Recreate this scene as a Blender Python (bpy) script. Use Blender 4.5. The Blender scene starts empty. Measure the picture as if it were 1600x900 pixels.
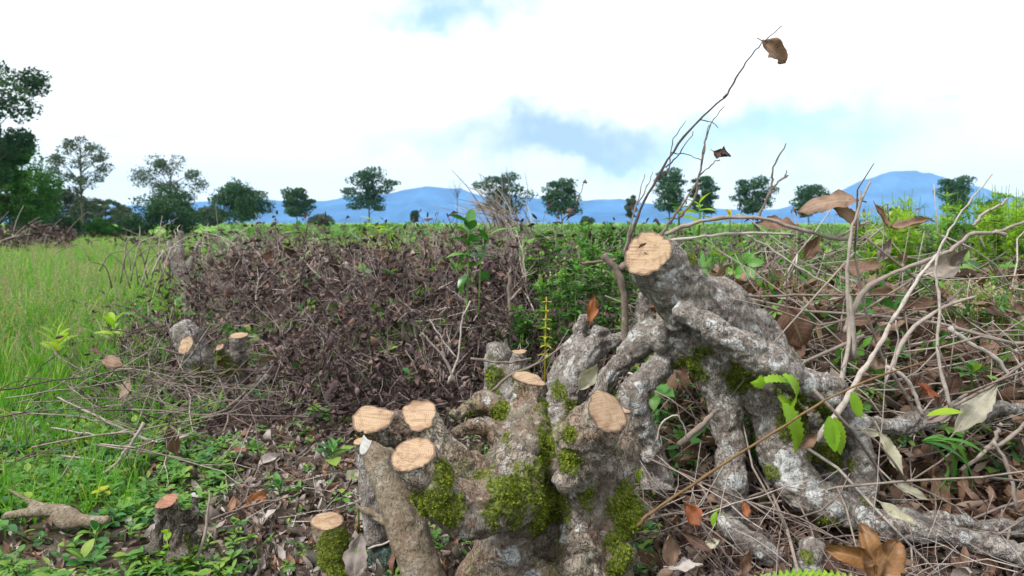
import bpy, bmesh, math, random
import numpy as np
from mathutils import Vector, Matrix, noise

random.seed(7)
RNG = np.random.default_rng(11)
S = bpy.context.scene
COL = S.collection
R = math.radians

# ------------------------------------------------------------------ camera
CAM_H = 0.62
FPX = 1200.0
PITCH = math.atan(102 / FPX)
cam_d = bpy.data.cameras.new('camera')
cam = bpy.data.objects.new('camera', cam_d)
COL.objects.link(cam)
cam.location = (0, 0, CAM_H)
cam.rotation_euler = (math.pi / 2 - PITCH, 0, 0)
cam_d.sensor_width = 36
cam_d.lens = 36 * FPX / 1600
cam_d.clip_start = 0.02
cam_d.clip_end = 30000
cam_d.dof.use_dof = True
cam_d.dof.focus_distance = 1.4
cam_d.dof.aperture_fstop = 9.0
S.camera = cam

# ------------------------------------------------------------------ view, light
S.view_settings.view_transform = 'Standard'
S.view_settings.look = 'None'
S.view_settings.gamma = 1
S.view_settings.exposure = 1.7
S.render.engine = 'CYCLES'
S.cycles.max_bounces = 6
S.cycles.diffuse_bounces = 3
S.cycles.glossy_bounces = 2
S.cycles.transmission_bounces = 3
S.cycles.volume_bounces = 1
S.cycles.caustics_reflective = False
S.cycles.caustics_refractive = False

SUN_EL, SUN_AZ = R(52), R(-125)       # azimuth measured from +Y towards +X
sd = bpy.data.lights.new('sun', 'SUN')
so = bpy.data.objects.new('sun', sd)
COL.objects.link(so)
sd.energy = 1.5
sd.angle = R(14)
sd.color = (1.0, 0.965, 0.91)
sv = Vector((math.sin(SUN_AZ) * math.cos(SUN_EL), math.cos(SUN_AZ) * math.cos(SUN_EL), math.sin(SUN_EL)))
so.rotation_euler = sv.to_track_quat('Z', 'Y').to_euler()
so.location = (0, 0, 20)


def pix_dir(px, py):
    u, v = (px - 800) / FPX, (450 - py) / FPX
    cp, sp = math.cos(PITCH), math.sin(PITCH)
    return Vector((u, cp + v * sp, -sp + v * cp))


def at(px, py, d):
    """the point at forward distance d that is seen at a pixel of the 1600 x 900 photograph"""
    k = pix_dir(px, py)
    return Vector((0, 0, CAM_H)) + k * (d / k.y)


def m_of(rpx, d):
    return rpx * d / FPX


class NT:
    def __init__(self, tree):
        self.t = tree
        tree.nodes.clear()

    def n(self, typ, ins=None, **props):
        nd = self.t.nodes.new(typ)
        for k, v in props.items():
            setattr(nd, k, v)
        for k, v in (ins or {}).items():
            sock = nd.inputs[k]
            if isinstance(v, bpy.types.NodeSocket):
                self.t.links.new(v, sock)
            else:
                sock.default_value = v
        return nd

    def link(self, a, b):
        self.t.links.new(a, b)

    def math(self, op, a, b=None, c=None, clamp=False):
        ins = {0: a}
        if b is not None:
            ins[1] = b
        if c is not None:
            ins[2] = c
        nd = self.n('ShaderNodeMath', ins, operation=op, use_clamp=clamp)
        return nd.outputs[0]

    def mix(self, f, a, b, blend='MIX'):
        nd = self.n('ShaderNodeMix', {}, data_type='RGBA', blend_type=blend)
        for i, v in ((0, f), (6, a), (7, b)):
            if isinstance(v, bpy.types.NodeSocket):
                self.t.links.new(v, nd.inputs[i])
            else:
                if i and len(v) == 3:
                    v = (*v, 1)
                nd.inputs[i].default_value = v
        return nd.outputs[2]

    def ramp(self, f, stops, interp='LINEAR'):
        nd = self.n('ShaderNodeValToRGB', {0: f})
        cr = nd.color_ramp
        cr.interpolation = interp
        while len(cr.elements) < len(stops):
            cr.elements.new(0.5)
        for e, (p, c) in zip(cr.elements, stops):
            e.position = p
            e.color = (c, c, c, 1) if isinstance(c, (int, float)) else ((*c, 1) if len(c) == 3 else c)
        return nd.outputs[0]

    def noise(self, vec, scale, detail=3, rough=0.55, dist=0.0):
        ins = {'Scale': scale, 'Detail': detail, 'Roughness': rough, 'Distortion': dist}
        if vec is not None:
            ins['Vector'] = vec
        return self.n('ShaderNodeTexNoise', ins).outputs[0]

    def smooth(self, v, lo, hi):
        nd = self.n('ShaderNodeMapRange', {0: v, 1: lo, 2: hi, 3: 0.0, 4: 1.0}, interpolation_type='SMOOTHSTEP')
        return nd.outputs[0]


# ------------------------------------------------------------------ sky
W = bpy.data.worlds.new("World")
S.world = W
W.use_nodes = True
g = NT(W.node_tree)
SKY_STRENGTH = 0.1
sky = g.n('ShaderNodeTexSky', sky_type='NISHITA', sun_disc=False, sun_elevation=SUN_EL, sun_rotation=SUN_AZ, altitude=600, air_density=1.0, dust_density=2.0, ozone_density=1.5)
tc = g.n('ShaderNodeTexCoord')
dirv = tc.outputs['Generated']
# flatten the direction onto a cloud deck so that cloud shapes foreshorten towards the horizon
sep = g.n('ShaderNodeSeparateXYZ', {0: dirv})
zz = g.math('ADD', g.math('MAXIMUM', sep.outputs[2], 0.0), 0.18)
cv = g.n('ShaderNodeCombineXYZ', {0: g.math('DIVIDE', sep.outputs[0], zz), 1: g.math('DIVIDE', sep.outputs[1], zz), 2: 0.0}).outputs[0]
n1 = g.noise(cv, 1.1, 5, 0.55, 0.4)
n2 = g.noise(cv, 2.7, 5, 0.6, 0.3)
wob = g.n('ShaderNodeVectorMath', {0: dirv, 1: g.n('ShaderNodeVectorMath', {0: g.n('ShaderNodeTexNoise', {'Vector': dirv, 'Scale': 5.0, 'Detail': 4.0}).outputs[1], 1: (0.5, 0.5, 0.5)}, operation='SUBTRACT').outputs[0]}, operation='MULTIPLY_ADD')
wob.inputs[1].default_value = (1, 1, 1)
wob.inputs[2].default_value = (0, 0, 0)


def patch(px, py, sx, sy, amp):
    """a gap in the cloud deck around the direction seen at a pixel; sx, sy are its half sizes in radians"""
    d = pix_dir(px, py).normalized()
    az = math.atan2(d.x, d.y)
    el = math.asin(d.z)
    a = g.math('ARCTAN2', sep.outputs[0], sep.outputs[1])
    e = g.math('ARCSINE', sep.outputs[2])
    nx = g.math('MULTIPLY', g.math('SUBTRACT', g.noise(dirv, 7, 4, 0.6), 0.5), 0.34)
    ny = g.math('MULTIPLY', g.math('SUBTRACT', g.noise(dirv, 11, 4, 0.6), 0.5), 0.16)
    da = g.math('DIVIDE', g.math('ADD', g.math('SUBTRACT', a, az), nx), sx)
    de = g.math('DIVIDE', g.math('ADD', g.math('SUBTRACT', e, el), ny), sy)
    q = g.math('ADD', g.math('MULTIPLY', da, da), g.math('MULTIPLY', de, de))
    return g.math('MULTIPLY', g.math('EXPONENT', g.math('MULTIPLY', q, -1.0)), amp)


def addall(xs):
    r = xs[0]
    for x in xs[1:]:
        r = g.math('ADD', r, x)
    return r


gap = addall([patch(1290, 205, 0.13, 0.04, 0.9), patch(1080, 250, 0.10, 0.03, 0.55), patch(690, 20, 0.07, 0.035, 0.85),
              patch(830, 195, 0.08, 0.018, 0.2), g.smooth(n1, 0.64, 0.78)])
grey = addall([patch(870, 214, 0.155, 0.026, 0.85), patch(970, 240, 0.1, 0.014, 0.45), patch(1190, 205, 0.06, 0.02, 0.35), patch(700, 15, 0.08, 0.03, 0.4),
               g.math('MULTIPLY', g.smooth(n2, 0.6, 0.8), 0.4)])
CLOUD = 0.43
white = (CLOUD / SKY_STRENGTH * 1.0, CLOUD / SKY_STRENGTH * 0.995, CLOUD / SKY_STRENGTH * 1.01)
nish = g.mix(0.5, sky.outputs[0], (1.3, 2.6, 3.0))
c1 = g.mix(g.math('MINIMUM', gap, 0.9), white, nish)
c2 = g.mix(g.math('MINIMUM', grey, 0.85), c1, (1.1, 1.7, 2.6))
bg = g.n('ShaderNodeBackground', {'Color': c2, 'Strength': SKY_STRENGTH})
g.link(bg.outputs[0], g.n('ShaderNodeOutputWorld').inputs[0])


# ------------------------------------------------------------------ object helpers
def tag(o, label=None, cat=None, group=None, kind=None):
    if label:
        o['label'] = label
    if cat:
        o['category'] = cat
    if group:
        o['group'] = group
    if kind:
        o['kind'] = kind
    return o


def link(o, parent=None):
    COL.objects.link(o)
    if parent:
        o.parent = parent
    return o


def empty(name, loc=(0, 0, 0)):
    o = bpy.data.objects.new(name, None)
    o.empty_display_size = 0.05
    COL.objects.link(o)
    o.location = loc
    return o


def fast_mesh(name, V, loops, starts, attrs=None, mat=None, smooth=True, uv=None):
    me = bpy.data.meshes.new(name)
    V = np.asarray(V, dtype=np.float32)
    loops = np.asarray(loops, dtype=np.int32)
    starts = np.asarray(starts, dtype=np.int32)
    me.vertices.add(len(V))
    me.vertices.foreach_set('co', V.ravel())
    me.loops.add(len(loops))
    me.loops.foreach_set('vertex_index', loops)
    me.polygons.add(len(starts))
    me.polygons.foreach_set('loop_start', starts)
    for k, a in (attrs or {}).items():
        at_ = me.attributes.new(k, 'FLOAT', 'POINT')
        at_.data.foreach_set('value', np.asarray(a, dtype=np.float32))
    if uv is not None:
        l = me.uv_layers.new(name='UVMap')
        l.data.foreach_set('uv', np.asarray(uv, dtype=np.float32)[loops].ravel())
    me.update(calc_edges=True)
    if smooth:
        me.polygons.foreach_set('use_smooth', np.ones(len(starts), dtype=bool))
    for m in (mat if isinstance(mat, (list, tuple)) else [mat]):
        if m:
            me.materials.append(m)
    return me


class Geo:
    """vertices, quads (or triangles with a repeated index dropped), per-vertex tint and uv"""

    def __init__(self):
        self.V, self.Q, self.T, self.UV, self.n = [], [], [], [], 0

    def add(self, V, F, tint=0.0, uv=None):
        V = np.asarray(V, dtype=np.float32)
        self.V.append(V)
        for f in F:
            self.Q.append(tuple(i + self.n for i in f))
        self.T.append(np.full(len(V), tint, dtype=np.float32) if np.isscalar(tint) else np.asarray(tint, dtype=np.float32))
        self.UV.append(np.zeros((len(V), 2), dtype=np.float32) if uv is None else np.asarray(uv, dtype=np.float32))
        self.n += len(V)

    def arrays(self):
        V = np.concatenate(self.V) if self.V else np.zeros((0, 3), np.float32)
        T = np.concatenate(self.T)
        UV = np.concatenate(self.UV)
        sizes = np.array([len(f) for f in self.Q], dtype=np.int32)
        loops = np.array([i for f in self.Q for i in f], dtype=np.int32)
        return V, loops, sizes, T, UV

    def mesh(self, name, mat, smooth=True):
        V, loops, sizes, T, UV = self.arrays()
        starts = np.concatenate([[0], np.cumsum(sizes)[:-1]])
        return fast_mesh(name, V, loops, starts, {'tint': T}, mat, smooth, UV)

    def obj(self, name, mat, parent=None, smooth=True):
        return link(bpy.data.objects.new(name, self.mesh(name, mat, smooth)), parent)


def scatter(name, protos, idx, mats, tints, mat, smooth=True, mats_attr=None):
    """one joined mesh out of many placed copies of the prototype arrays: mats is N x 4 x 4"""
    Vs, Ls, Ss, Ts, Us = [], [], [], [], []
    base = 0
    idx = np.asarray(idx)
    mats = np.asarray(mats, dtype=np.float32)
    tints = np.asarray(tints, dtype=np.float32)
    for p, (V, loops, sizes, T, UV) in enumerate(protos):
        sel = np.nonzero(idx == p)[0]
        if not len(sel):
            continue
        M = mats[sel]
        W_ = np.einsum('nij,vj->nvi', M[:, :3, :3], V) + M[:, None, :3, 3]
        n, k = len(sel), len(V)
        Vs.append(W_.reshape(-1, 3))
        Ls.append((loops[None, :] + (base + np.arange(n) * k)[:, None]).ravel())
        Ss.append(np.tile(sizes, n))
        Ts.append((tints[sel][:, None] + T[None, :]).ravel())
        Us.append(np.tile(UV, (n, 1)))
        base += n * k
    V = np.concatenate(Vs)
    L = np.concatenate(Ls)
    Z = np.concatenate(Ss)
    st = np.concatenate([[0], np.cumsum(Z)[:-1]])
    me = fast_mesh(name, V, L, st, {'tint': np.concatenate(Ts)}, mat, smooth, np.concatenate(Us))
    return link(bpy.data.objects.new(name, me))


def rotm(rx, ry, rz):
    return np.array(Matrix.Rotation(rz, 3, 'Z') @ Matrix.Rotation(ry, 3, 'Y') @ Matrix.Rotation(rx, 3, 'X'))


def xf(loc, rx, ry, rz, s):
    M = np.eye(4)
    M[:3, :3] = rotm(rx, ry, rz) * s
    M[:3, 3] = loc
    return M


def catmull(P, k=6):
    P = [np.asarray(p, float) for p in P]
    if len(P) < 3:
        return np.array([P[0] + (P[1] - P[0]) * t for t in np.linspace(0, 1, k + 1)])
    Q = [2 * P[0] - P[1]] + P + [2 * P[-1] - P[-2]]
    out = []
    for i in range(1, len(Q) - 2):
        for j in range(k):
            t = j / k
            a, b, c, d = Q[i - 1], Q[i], Q[i + 1], Q[i + 2]
            out.append(0.5 * (2 * b + (c - a) * t + (2 * a - 5 * b + 4 * c - d) * t * t + (3 * b - a - 3 * c + d) * t ** 3))
    out.append(Q[-2])
    return np.array(out)


def tube(P, rad, n=6, cap=True, wob=0.0):
    P = np.asarray(P, float)
    rad = np.asarray(rad, float)
    N = len(P)
    T = np.gradient(P, axis=0)
    T /= np.linalg.norm(T, axis=1)[:, None] + 1e-12
    a = np.array([0, 0, 1.0]) if abs(T[0][2]) < 0.9 else np.array([1.0, 0, 0])
    u = np.cross(T[0], a)
    u /= np.linalg.norm(u)
    V = []
    ang = np.linspace(0, 2 * math.pi, n, endpoint=False)
    for i in range(N):
        u = u - T[i] * np.dot(u, T[i])
        u /= np.linalg.norm(u) + 1e-12
        w = np.cross(T[i], u)
        r = rad[i] * (1 + (wob * (RNG.random(n) - 0.5) if wob else 0))
        V.append(P[i] + (np.cos(ang) * r)[:, None] * u + (np.sin(ang) * r)[:, None] * w)
    V = np.concatenate(V)
    F = []
    for i in range(N - 1):
        for j in range(n):
            k = (j + 1) % n
            F.append((i * n + j, i * n + k, (i + 1) * n + k, (i + 1) * n + j))
    if cap:
        F.append(tuple(range(n - 1, -1, -1)))
        F.append(tuple((N - 1) * n + j for j in range(n)))
    return V, F


def leaf(L=1.0, Wd=0.4, nu=6, nv=2, curl=0.0, roll=0.0, fold=0.0, serr=0.0, crump=0.0, tip=0.9, seed=0, stalk=0.0, twist=0.0, holes=0, ragged=0.0):
    """a leaf along +Y with its face up; curl bends it along its length, roll across its width"""
    rs = np.random.default_rng(seed)
    ts = np.linspace(0, 1, nu + 1)
    V, UV = [], []
    y = z = 0.0
    ang = 0.0
    ph = rs.random(4) * 6.28
    for i, t in enumerate(ts):
        if i:
            dt = L / nu
            ang = curl * (t - 0.5 / nu)
            y += math.cos(ang) * dt
            z += math.sin(ang) * dt
        w = Wd * 0.5 * max(0.02, math.sin(math.pi * min(1, t ** tip * 0.985 + 0.008))) ** 0.85
        if serr:
            w *= 1 + serr * (1 if i % 2 else -1)
        ra = roll * (0.6 + 0.5 * math.sin(t * 3 + ph[0]))
        tw = twist * t
        rg = (1 + ragged * (rs.random(2) - 0.6)) if ragged else (1, 1)
        for j in range(-nv, nv + 1):
            v = j / nv * (rg[0] if j < 0 else rg[1])
            if abs(ra) > 1e-3:
                xx = w * math.sin(ra * v) / ra
                hh = w * (1 - math.cos(ra * v)) / ra
            else:
                xx, hh = w * v, 0.0
            hh += fold * w * abs(v)
            hh += crump * L * (math.sin(7 * t + 3.1 * v + ph[1]) * math.cos(5 * v - 4 * t + ph[2]) + 0.5 * (rs.random() - 0.5)) * abs(v) ** 0.5
            x2 = xx * math.cos(tw) - hh * math.sin(tw)
            h2 = xx * math.sin(tw) + hh * math.cos(tw)
            V.append((x2, y - math.sin(ang) * h2, z + math.cos(ang) * h2))
            UV.append((v * 0.5 + 0.5, t))
    c = 2 * nv + 1
    F = []
    for i in range(nu):
        for j in range(c - 1):
            if holes and i == int(nu * 0.62) and j == nv - 1:
                continue
            F.append((i * c + j, i * c + j + 1, (i + 1) * c + j + 1, (i + 1) * c + j))
    V = np.array(V)
    if stalk:
        sv_, sf = tube(np.array([[0, -stalk, -0.02 * L], [0, -stalk * 0.4, 0.0], [0, 0.15 * L, 0.004 * L]]), np.array([1, 1, 0.6]) * 0.018 * L, 3, False)
        n = len(V)
        V = np.concatenate([V, sv_])
        F += [tuple(i + n for i in f) for f in sf]
        UV += [(0.5, 0.0)] * len(sv_)
    return V, F, np.array(UV)


# ------------------------------------------------------------------ materials
def new_mat(name):
    m = bpy.data.materials.new(name)
    m.use_nodes = True
    return m, NT(m.node_tree)


def finish(g, bsdf):
    g.link(bsdf, g.n('ShaderNodeOutputMaterial').inputs[0])


def pick(g):
    """0..1, one value per object or per piece of a joined mesh"""
    t = g.n('ShaderNodeAttribute', attribute_name='tint').outputs['Fac']
    return g.math('FRACT', g.math('ADD', t, g.n('ShaderNodeObjectInfo').outputs['Random']))


def leaf_mat(name, stops, trans=0.35, rough=0.55, spec=0.3, vein=0.25, mottle=0.3, mscale=60, back=None):
    m, g = new_mat(name)
    v = pick(g)
    pos = g.n('ShaderNodeNewGeometry')
    col = g.ramp(v, stops)
    nz = g.noise(pos.outputs['Position'], mscale, 3)
    col = g.mix(g.math('MULTIPLY', g.smooth(nz, 0.35, 0.7), mottle), col, g.mix(1.0, col, (0.45, 0.4, 0.35), 'MULTIPLY'))
    uv = g.n('ShaderNodeUVMap').outputs[0]
    sp = g.n('ShaderNodeSeparateXYZ', {0: uv})
    off = g.math('ABSOLUTE', g.math('SUBTRACT', sp.outputs[0], 0.5))
    rib = g.math('SUBTRACT', 1.0, g.smooth(off, 0.0, 0.045))
    side = g.math('SINE', g.math('MULTIPLY', g.math('SUBTRACT', sp.outputs[1], g.math('MULTIPLY', off, 0.5)), 62.0))
    sidev = g.smooth(side, 0.8, 1.0)
    veins = g.math('MAXIMUM', rib, g.math('MULTIPLY', sidev, 0.5))
    col = g.mix(g.math('MULTIPLY', veins, vein), col, g.mix(0.5, col, (0.45, 0.45, 0.3)))
    bmp = g.n('ShaderNodeBump', {'Strength': 0.35, 'Distance': 0.002, 'Height': g.math('ADD', g.math('MULTIPLY', veins, -0.6), nz)})
    b = g.n('ShaderNodeBsdfPrincipled', {'Base Color': col, 'Roughness': rough, 'Specular IOR Level': spec, 'Normal': bmp.outputs[0]})
    if trans:
        t = g.n('ShaderNodeBsdfTranslucent', {'Color': g.mix(1.0, col, (1.15, 1.15, 0.6), 'MULTIPLY')})
        mx = g.n('ShaderNodeMixShader', {0: trans, 1: b.outputs[0], 2: t.outputs[0]})
        finish(g, mx.outputs[0])
    else:
        finish(g, b.outputs[0])
    return m


def twig_mat(name, stops, scale=90, lich=0.2):
    m, g = new_mat(name)
    v = pick(g)
    pos = g.n('ShaderNodeNewGeometry').outputs['Position']
    col = g.ramp(v, stops)
    n1 = g.noise(pos, scale, 4, 0.65)
    n2 = g.noise(pos, scale * 0.35, 3, 0.6)
    col = g.mix(g.math('MULTIPLY', g.smooth(n1, 0.4, 0.75), 0.6), col, g.mix(1.0, col, (0.4, 0.36, 0.33), 'MULTIPLY'))
    col = g.mix(g.math('MULTIPLY', g.smooth(n2, 0.6, 0.68), lich), col, (0.5, 0.5, 0.46))
    bmp = g.n('ShaderNodeBump', {'Strength': 0.6, 'Distance': 0.002, 'Height': n1})
    b = g.n('ShaderNodeBsdfPrincipled', {'Base Color': col, 'Roughness': 0.85, 'Specular IOR Level': 0.2, 'Normal': bmp.outputs[0]})
    finish(g, b.outputs[0])
    return m


def bark_mat(name, dark, mid, pale, lichen_amt=0.55, red=0.0, green=0.15, streak=1.0, cracks=0.8):
    m, g = new_mat(name)
    tcn = g.n('ShaderNodeTexCoord').outputs['Object']
    big = g.noise(tcn, 9, 4, 0.6, 0.5)
    med = g.noise(tcn, 38, 5, 0.65, 0.4)
    fine = g.noise(tcn, 190, 4, 0.7)
    vor = g.n('ShaderNodeTexVoronoi', {'Vector': g.n('ShaderNodeVectorMath', {0: tcn, 1: (1, 1, 0.35)}, operation='MULTIPLY').outputs[0], 'Scale': 210.0}, feature='DISTANCE_TO_EDGE').outputs[0]
    col = g.ramp(med, [(0.25, dark), (0.48, mid), (0.72, pale)])
    col = g.mix(g.math('MULTIPLY', g.smooth(big, 0.42, 0.65), 0.55), col, mid)
    col = g.mix(g.math('MULTIPLY', g.smooth(big, 0.6, 0.35), 0.45), col, dark)
    if red:
        col = g.mix(g.math('MULTIPLY', g.smooth(g.noise(tcn, 14, 3, 0.6, 0.6), 0.45, 0.62), red), col, (0.2, 0.095, 0.05))
    if green:
        col = g.mix(g.math('MULTIPLY', g.smooth(g.noise(tcn, 11, 4, 0.65, 0.3), 0.5, 0.66), green), col, (0.13, 0.14, 0.035))
    spots = g.math('MAXIMUM', g.smooth(g.noise(tcn, 24, 5, 0.65, 0.8), 0.58, 0.61), g.smooth(g.noise(tcn, 75, 4, 0.6, 0.4), 0.63, 0.66))
    lat = g.n('ShaderNodeAttribute', attribute_name='lichen').outputs['Fac']
    lf = g.math('MAXIMUM', g.math('MULTIPLY', spots, lichen_amt), g.smooth(g.math('ADD', lat, g.math('MULTIPLY', g.math('SUBTRACT', med, 0.5), 1.1)), 0.42, 0.6))
    lcol = g.mix(g.noise(tcn, 70, 3), (0.36, 0.37, 0.36), (0.66, 0.68, 0.68))
    col = g.mix(g.math('MULTIPLY', lf, 0.85), col, lcol)
    mo = g.n('ShaderNodeAttribute', attribute_name='moss').outputs['Fac']
    mf = g.smooth(g.math('ADD', mo, g.math('MULTIPLY', g.math('SUBTRACT', med, 0.5), 1.0)), 0.4, 0.62)
    col = g.mix(g.math('MULTIPLY', mf, 0.9), col, g.ramp(fine, [(0.3, (0.04, 0.06, 0.008)), (0.55, (0.14, 0.18, 0.016)), (0.75, (0.28, 0.33, 0.035))]))
    def crack(sc, wdt, dist):
        q = g.noise(g.n('ShaderNodeVectorMath', {0: tcn, 1: (1.0, 1.0, 0.6)}, operation='MULTIPLY').outputs[0], sc, 3, 0.6, dist)
        return g.smooth(g.math('ABSOLUTE', g.math('SUBTRACT', q, 0.5)), wdt, 0.0)
    crk = g.math('MULTIPLY', g.math('MAXIMUM', crack(20, 0.022, 1.6), g.math('MULTIPLY', crack(58, 0.035, 1.2), 0.7)), g.smooth(big, 0.36, 0.52))
    col = g.mix(g.math('MULTIPLY', crk, cracks), col, g.mix(1.0, col, (0.2, 0.17, 0.15), 'MULTIPLY'))
    col = g.mix(g.math('MULTIPLY', g.smooth(fine, 0.52, 0.32), 0.75), col, g.mix(1.0, col, (0.28, 0.25, 0.23), 'MULTIPLY'))
    col = g.mix(g.math('MULTIPLY', g.smooth(fine, 0.55, 0.72), 0.5), col, g.mix(1.0, col, (1.5, 1.5, 1.5), 'MULTIPLY'))
    h = g.math('ADD', g.math('MULTIPLY', fine, 0.5), g.math('ADD', g.math('MULTIPLY', med, 1.2), g.math('MULTIPLY', g.smooth(vor, 0.0, 0.2), 0.12 * streak)))
    h = g.math('ADD', h, g.math('MULTIPLY', g.math('MULTIPLY', mf, fine), 1.2))
    h = g.math('SUBTRACT', h, g.math('MULTIPLY', crk, cracks))
    bmp = g.n('ShaderNodeBump', {'Strength': 0.9, 'Distance': 0.006, 'Height': h})
    b = g.n('ShaderNodeBsdfPrincipled', {'Base Color': col, 'Roughness': 0.85, 'Specular IOR Level': 0.25, 'Normal': bmp.outputs[0]})
    finish(g, b.outputs[0])
    return m


def cut_mat(name, a, b_, c, rim):
    m, g = new_mat(name)
    ob = g.n('ShaderNodeTexCoord').outputs['Object']
    rnd = g.n('ShaderNodeObjectInfo').outputs['Random']
    ob2 = g.n('ShaderNodeVectorMath', {0: ob, 1: g.n('ShaderNodeCombineXYZ', {0: g.math('MULTIPLY', rnd, 7.0), 1: rnd}).outputs[0]}, operation='ADD').outputs[0]
    nz = g.noise(ob2, 18, 3, 0.6)
    rr = g.n('ShaderNodeVectorMath', {0: g.n('ShaderNodeVectorMath', {0: ob, 1: (1, 1, 0)}, operation='MULTIPLY').outputs[0]}, operation='LENGTH').outputs['Value']
    rr = g.math('ADD', rr, g.math('MULTIPLY', nz, 0.012))
    rings = g.math('MULTIPLY', g.math('ADD', g.math('SINE', g.math('MULTIPLY', rr, 1900.0)), 1.0), 0.5)
    saw = g.n('ShaderNodeTexNoise', {'Vector': g.n('ShaderNodeVectorMath', {0: ob2, 1: (16, 270, 1)}, operation='MULTIPLY').outputs[0], 'Scale': 1.0, 'Detail': 3.0}).outputs[0]
    stain = g.noise(ob2, 45, 4, 0.65, 0.6)
    col = g.mix(g.smooth(stain, 0.42, 0.68), a, b_)
    col = g.mix(g.math('MULTIPLY', rings, 0.38), col, c)
    col = g.mix(g.math('MULTIPLY', g.smooth(saw, 0.45, 0.7), 0.6), col, c)
    crk = g.n('ShaderNodeTexVoronoi', {'Vector': g.n('ShaderNodeVectorMath', {0: ob2, 1: (1, 2.4, 1)}, operation='MULTIPLY').outputs[0], 'Scale': 34.0}, feature='DISTANCE_TO_EDGE').outputs[0]
    col = g.mix(g.math('MULTIPLY', g.math('MULTIPLY', g.smooth(crk, 0.025, 0.0), g.smooth(g.noise(ob2, 30), 0.5, 0.6)), 0.8), col, rim)
    col = g.mix(g.math('MULTIPLY', g.smooth(g.noise(ob2, 26, 4, 0.6, 1.0), 0.62, 0.72), 0.45), col, rim)
    ed = g.n('ShaderNodeAttribute', attribute_name='rim').outputs['Fac']
    col = g.mix(g.math('MULTIPLY', g.smooth(g.math('ADD', ed, g.math('MULTIPLY', stain, 0.5)), 1.0, 1.22), 0.85), col, rim)
    bmp = g.n('ShaderNodeBump', {'Strength': 0.35, 'Distance': 0.0015, 'Height': g.math('ADD', saw, g.math('MULTIPLY', rings, 0.15))})
    b = g.n('ShaderNodeBsdfPrincipled', {'Base Color': col, 'Roughness': 0.75, 'Specular IOR Level': 0.2, 'Normal': bmp.outputs[0]})
    finish(g, b.outputs[0])
    return m


M_CUT = cut_mat('sawn_wood', (0.44, 0.32, 0.21), (0.28, 0.18, 0.11), (0.17, 0.1, 0.06), (0.1, 0.065, 0.045))
M_CUT_RED = cut_mat('sawn_red_wood', (0.33, 0.17, 0.11), (0.26, 0.13, 0.085), (0.18, 0.085, 0.05), (0.14, 0.07, 0.05))
M_CUT_WHITE = cut_mat('split_white_wood', (0.42, 0.42, 0.4), (0.34, 0.34, 0.33), (0.25, 0.24, 0.23), (0.25, 0.22, 0.2))
M_BARK_FRONT = bark_mat('mossy_bark', (0.095, 0.074, 0.056), (0.27, 0.23, 0.185), (0.48, 0.44, 0.385), 0.45, red=0.45, green=0.6, cracks=0.7)
M_BARK_TALL = bark_mat('grey_bark', (0.1, 0.084, 0.074), (0.28, 0.25, 0.225), (0.54, 0.52, 0.5), 0.75, red=0.1, green=0.12, cracks=0.5)
M_BARK_TAN = bark_mat('tan_bark', (0.13, 0.1, 0.07), (0.24, 0.195, 0.14), (0.36, 0.31, 0.25), 0.25, red=0.2, green=0.35, streak=0.3, cracks=0.2)
M_BARK_DARK = bark_mat('rotten_bark', (0.04, 0.034, 0.03), (0.13, 0.11, 0.09), (0.3, 0.27, 0.24), 0.35, red=0.1, green=0.3)
M_TEAL = bark_mat('teal_lichen_bark', (0.03, 0.035, 0.03), (0.06, 0.075, 0.065), (0.16, 0.3, 0.25), 0.0, red=0, green=0.1)
M_MOSS = leaf_mat('moss', [(0, (0.075, 0.12, 0.01)), (0.5, (0.18, 0.24, 0.02)), (1, (0.34, 0.4, 0.045))], 0.3, 0.8, 0.1, 0, 0.3, 90)
M_TWIG_PALE = twig_mat('pale_twig', [(0, (0.16, 0.12, 0.1)), (0.4, (0.26, 0.215, 0.185)), (0.75, (0.36, 0.31, 0.275)), (1, (0.46, 0.42, 0.38))])
M_TWIG_DARK = twig_mat('dark_twig', [(0, (0.06, 0.04, 0.042)), (0.4, (0.15, 0.112, 0.105)), (0.75, (0.3, 0.245, 0.225)), (1, (0.43, 0.38, 0.345))], 90, 0.1)
M_CANE = twig_mat('cane', [(0, (0.15, 0.095, 0.045)), (1, (0.2, 0.13, 0.06))], 60, 0)
M_DEAD = leaf_mat('dead_leaf', [(0, (0.05, 0.03, 0.027)), (0.3, (0.12, 0.066, 0.05)), (0.55, (0.2, 0.11, 0.075)), (0.8, (0.28, 0.2, 0.155)), (1, (0.36, 0.31, 0.27))], 0.12, 0.7, 0.25, 0.4, 0.5, 70)
M_LITTER = leaf_mat('litter_leaf', [(0, (0.07, 0.05, 0.046)), (0.25, (0.19, 0.145, 0.125)), (0.55, (0.32, 0.275, 0.255)), (0.8, (0.43, 0.39, 0.375)), (0.92, (0.3, 0.17, 0.11)), (1, (0.17, 0.08, 0.055))], 0.06, 0.75, 0.2, 0.35, 0.6, 60)
M_BRUSH = leaf_mat('brush_leaf', [(0, (0.03, 0.018, 0.022)), (0.4, (0.075, 0.044, 0.048)), (0.75, (0.16, 0.1, 0.098)), (0.93, (0.24, 0.145, 0.12)), (1, (0.32, 0.25, 0.22))], 0.1, 0.7, 0.25, 0.2, 0.5, 60)
M_BROWN = leaf_mat('brown_leaf', [(0, (0.15, 0.08, 0.055)), (0.5, (0.21, 0.12, 0.085)), (1, (0.29, 0.19, 0.14))], 0.18, 0.6, 0.3, 0.55, 0.6, 45)
M_RUST = leaf_mat('rust_leaf', [(0, (0.3, 0.09, 0.035)), (1, (0.36, 0.13, 0.05))], 0.2, 0.6, 0.3, 0.4, 0.5, 60)
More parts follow.
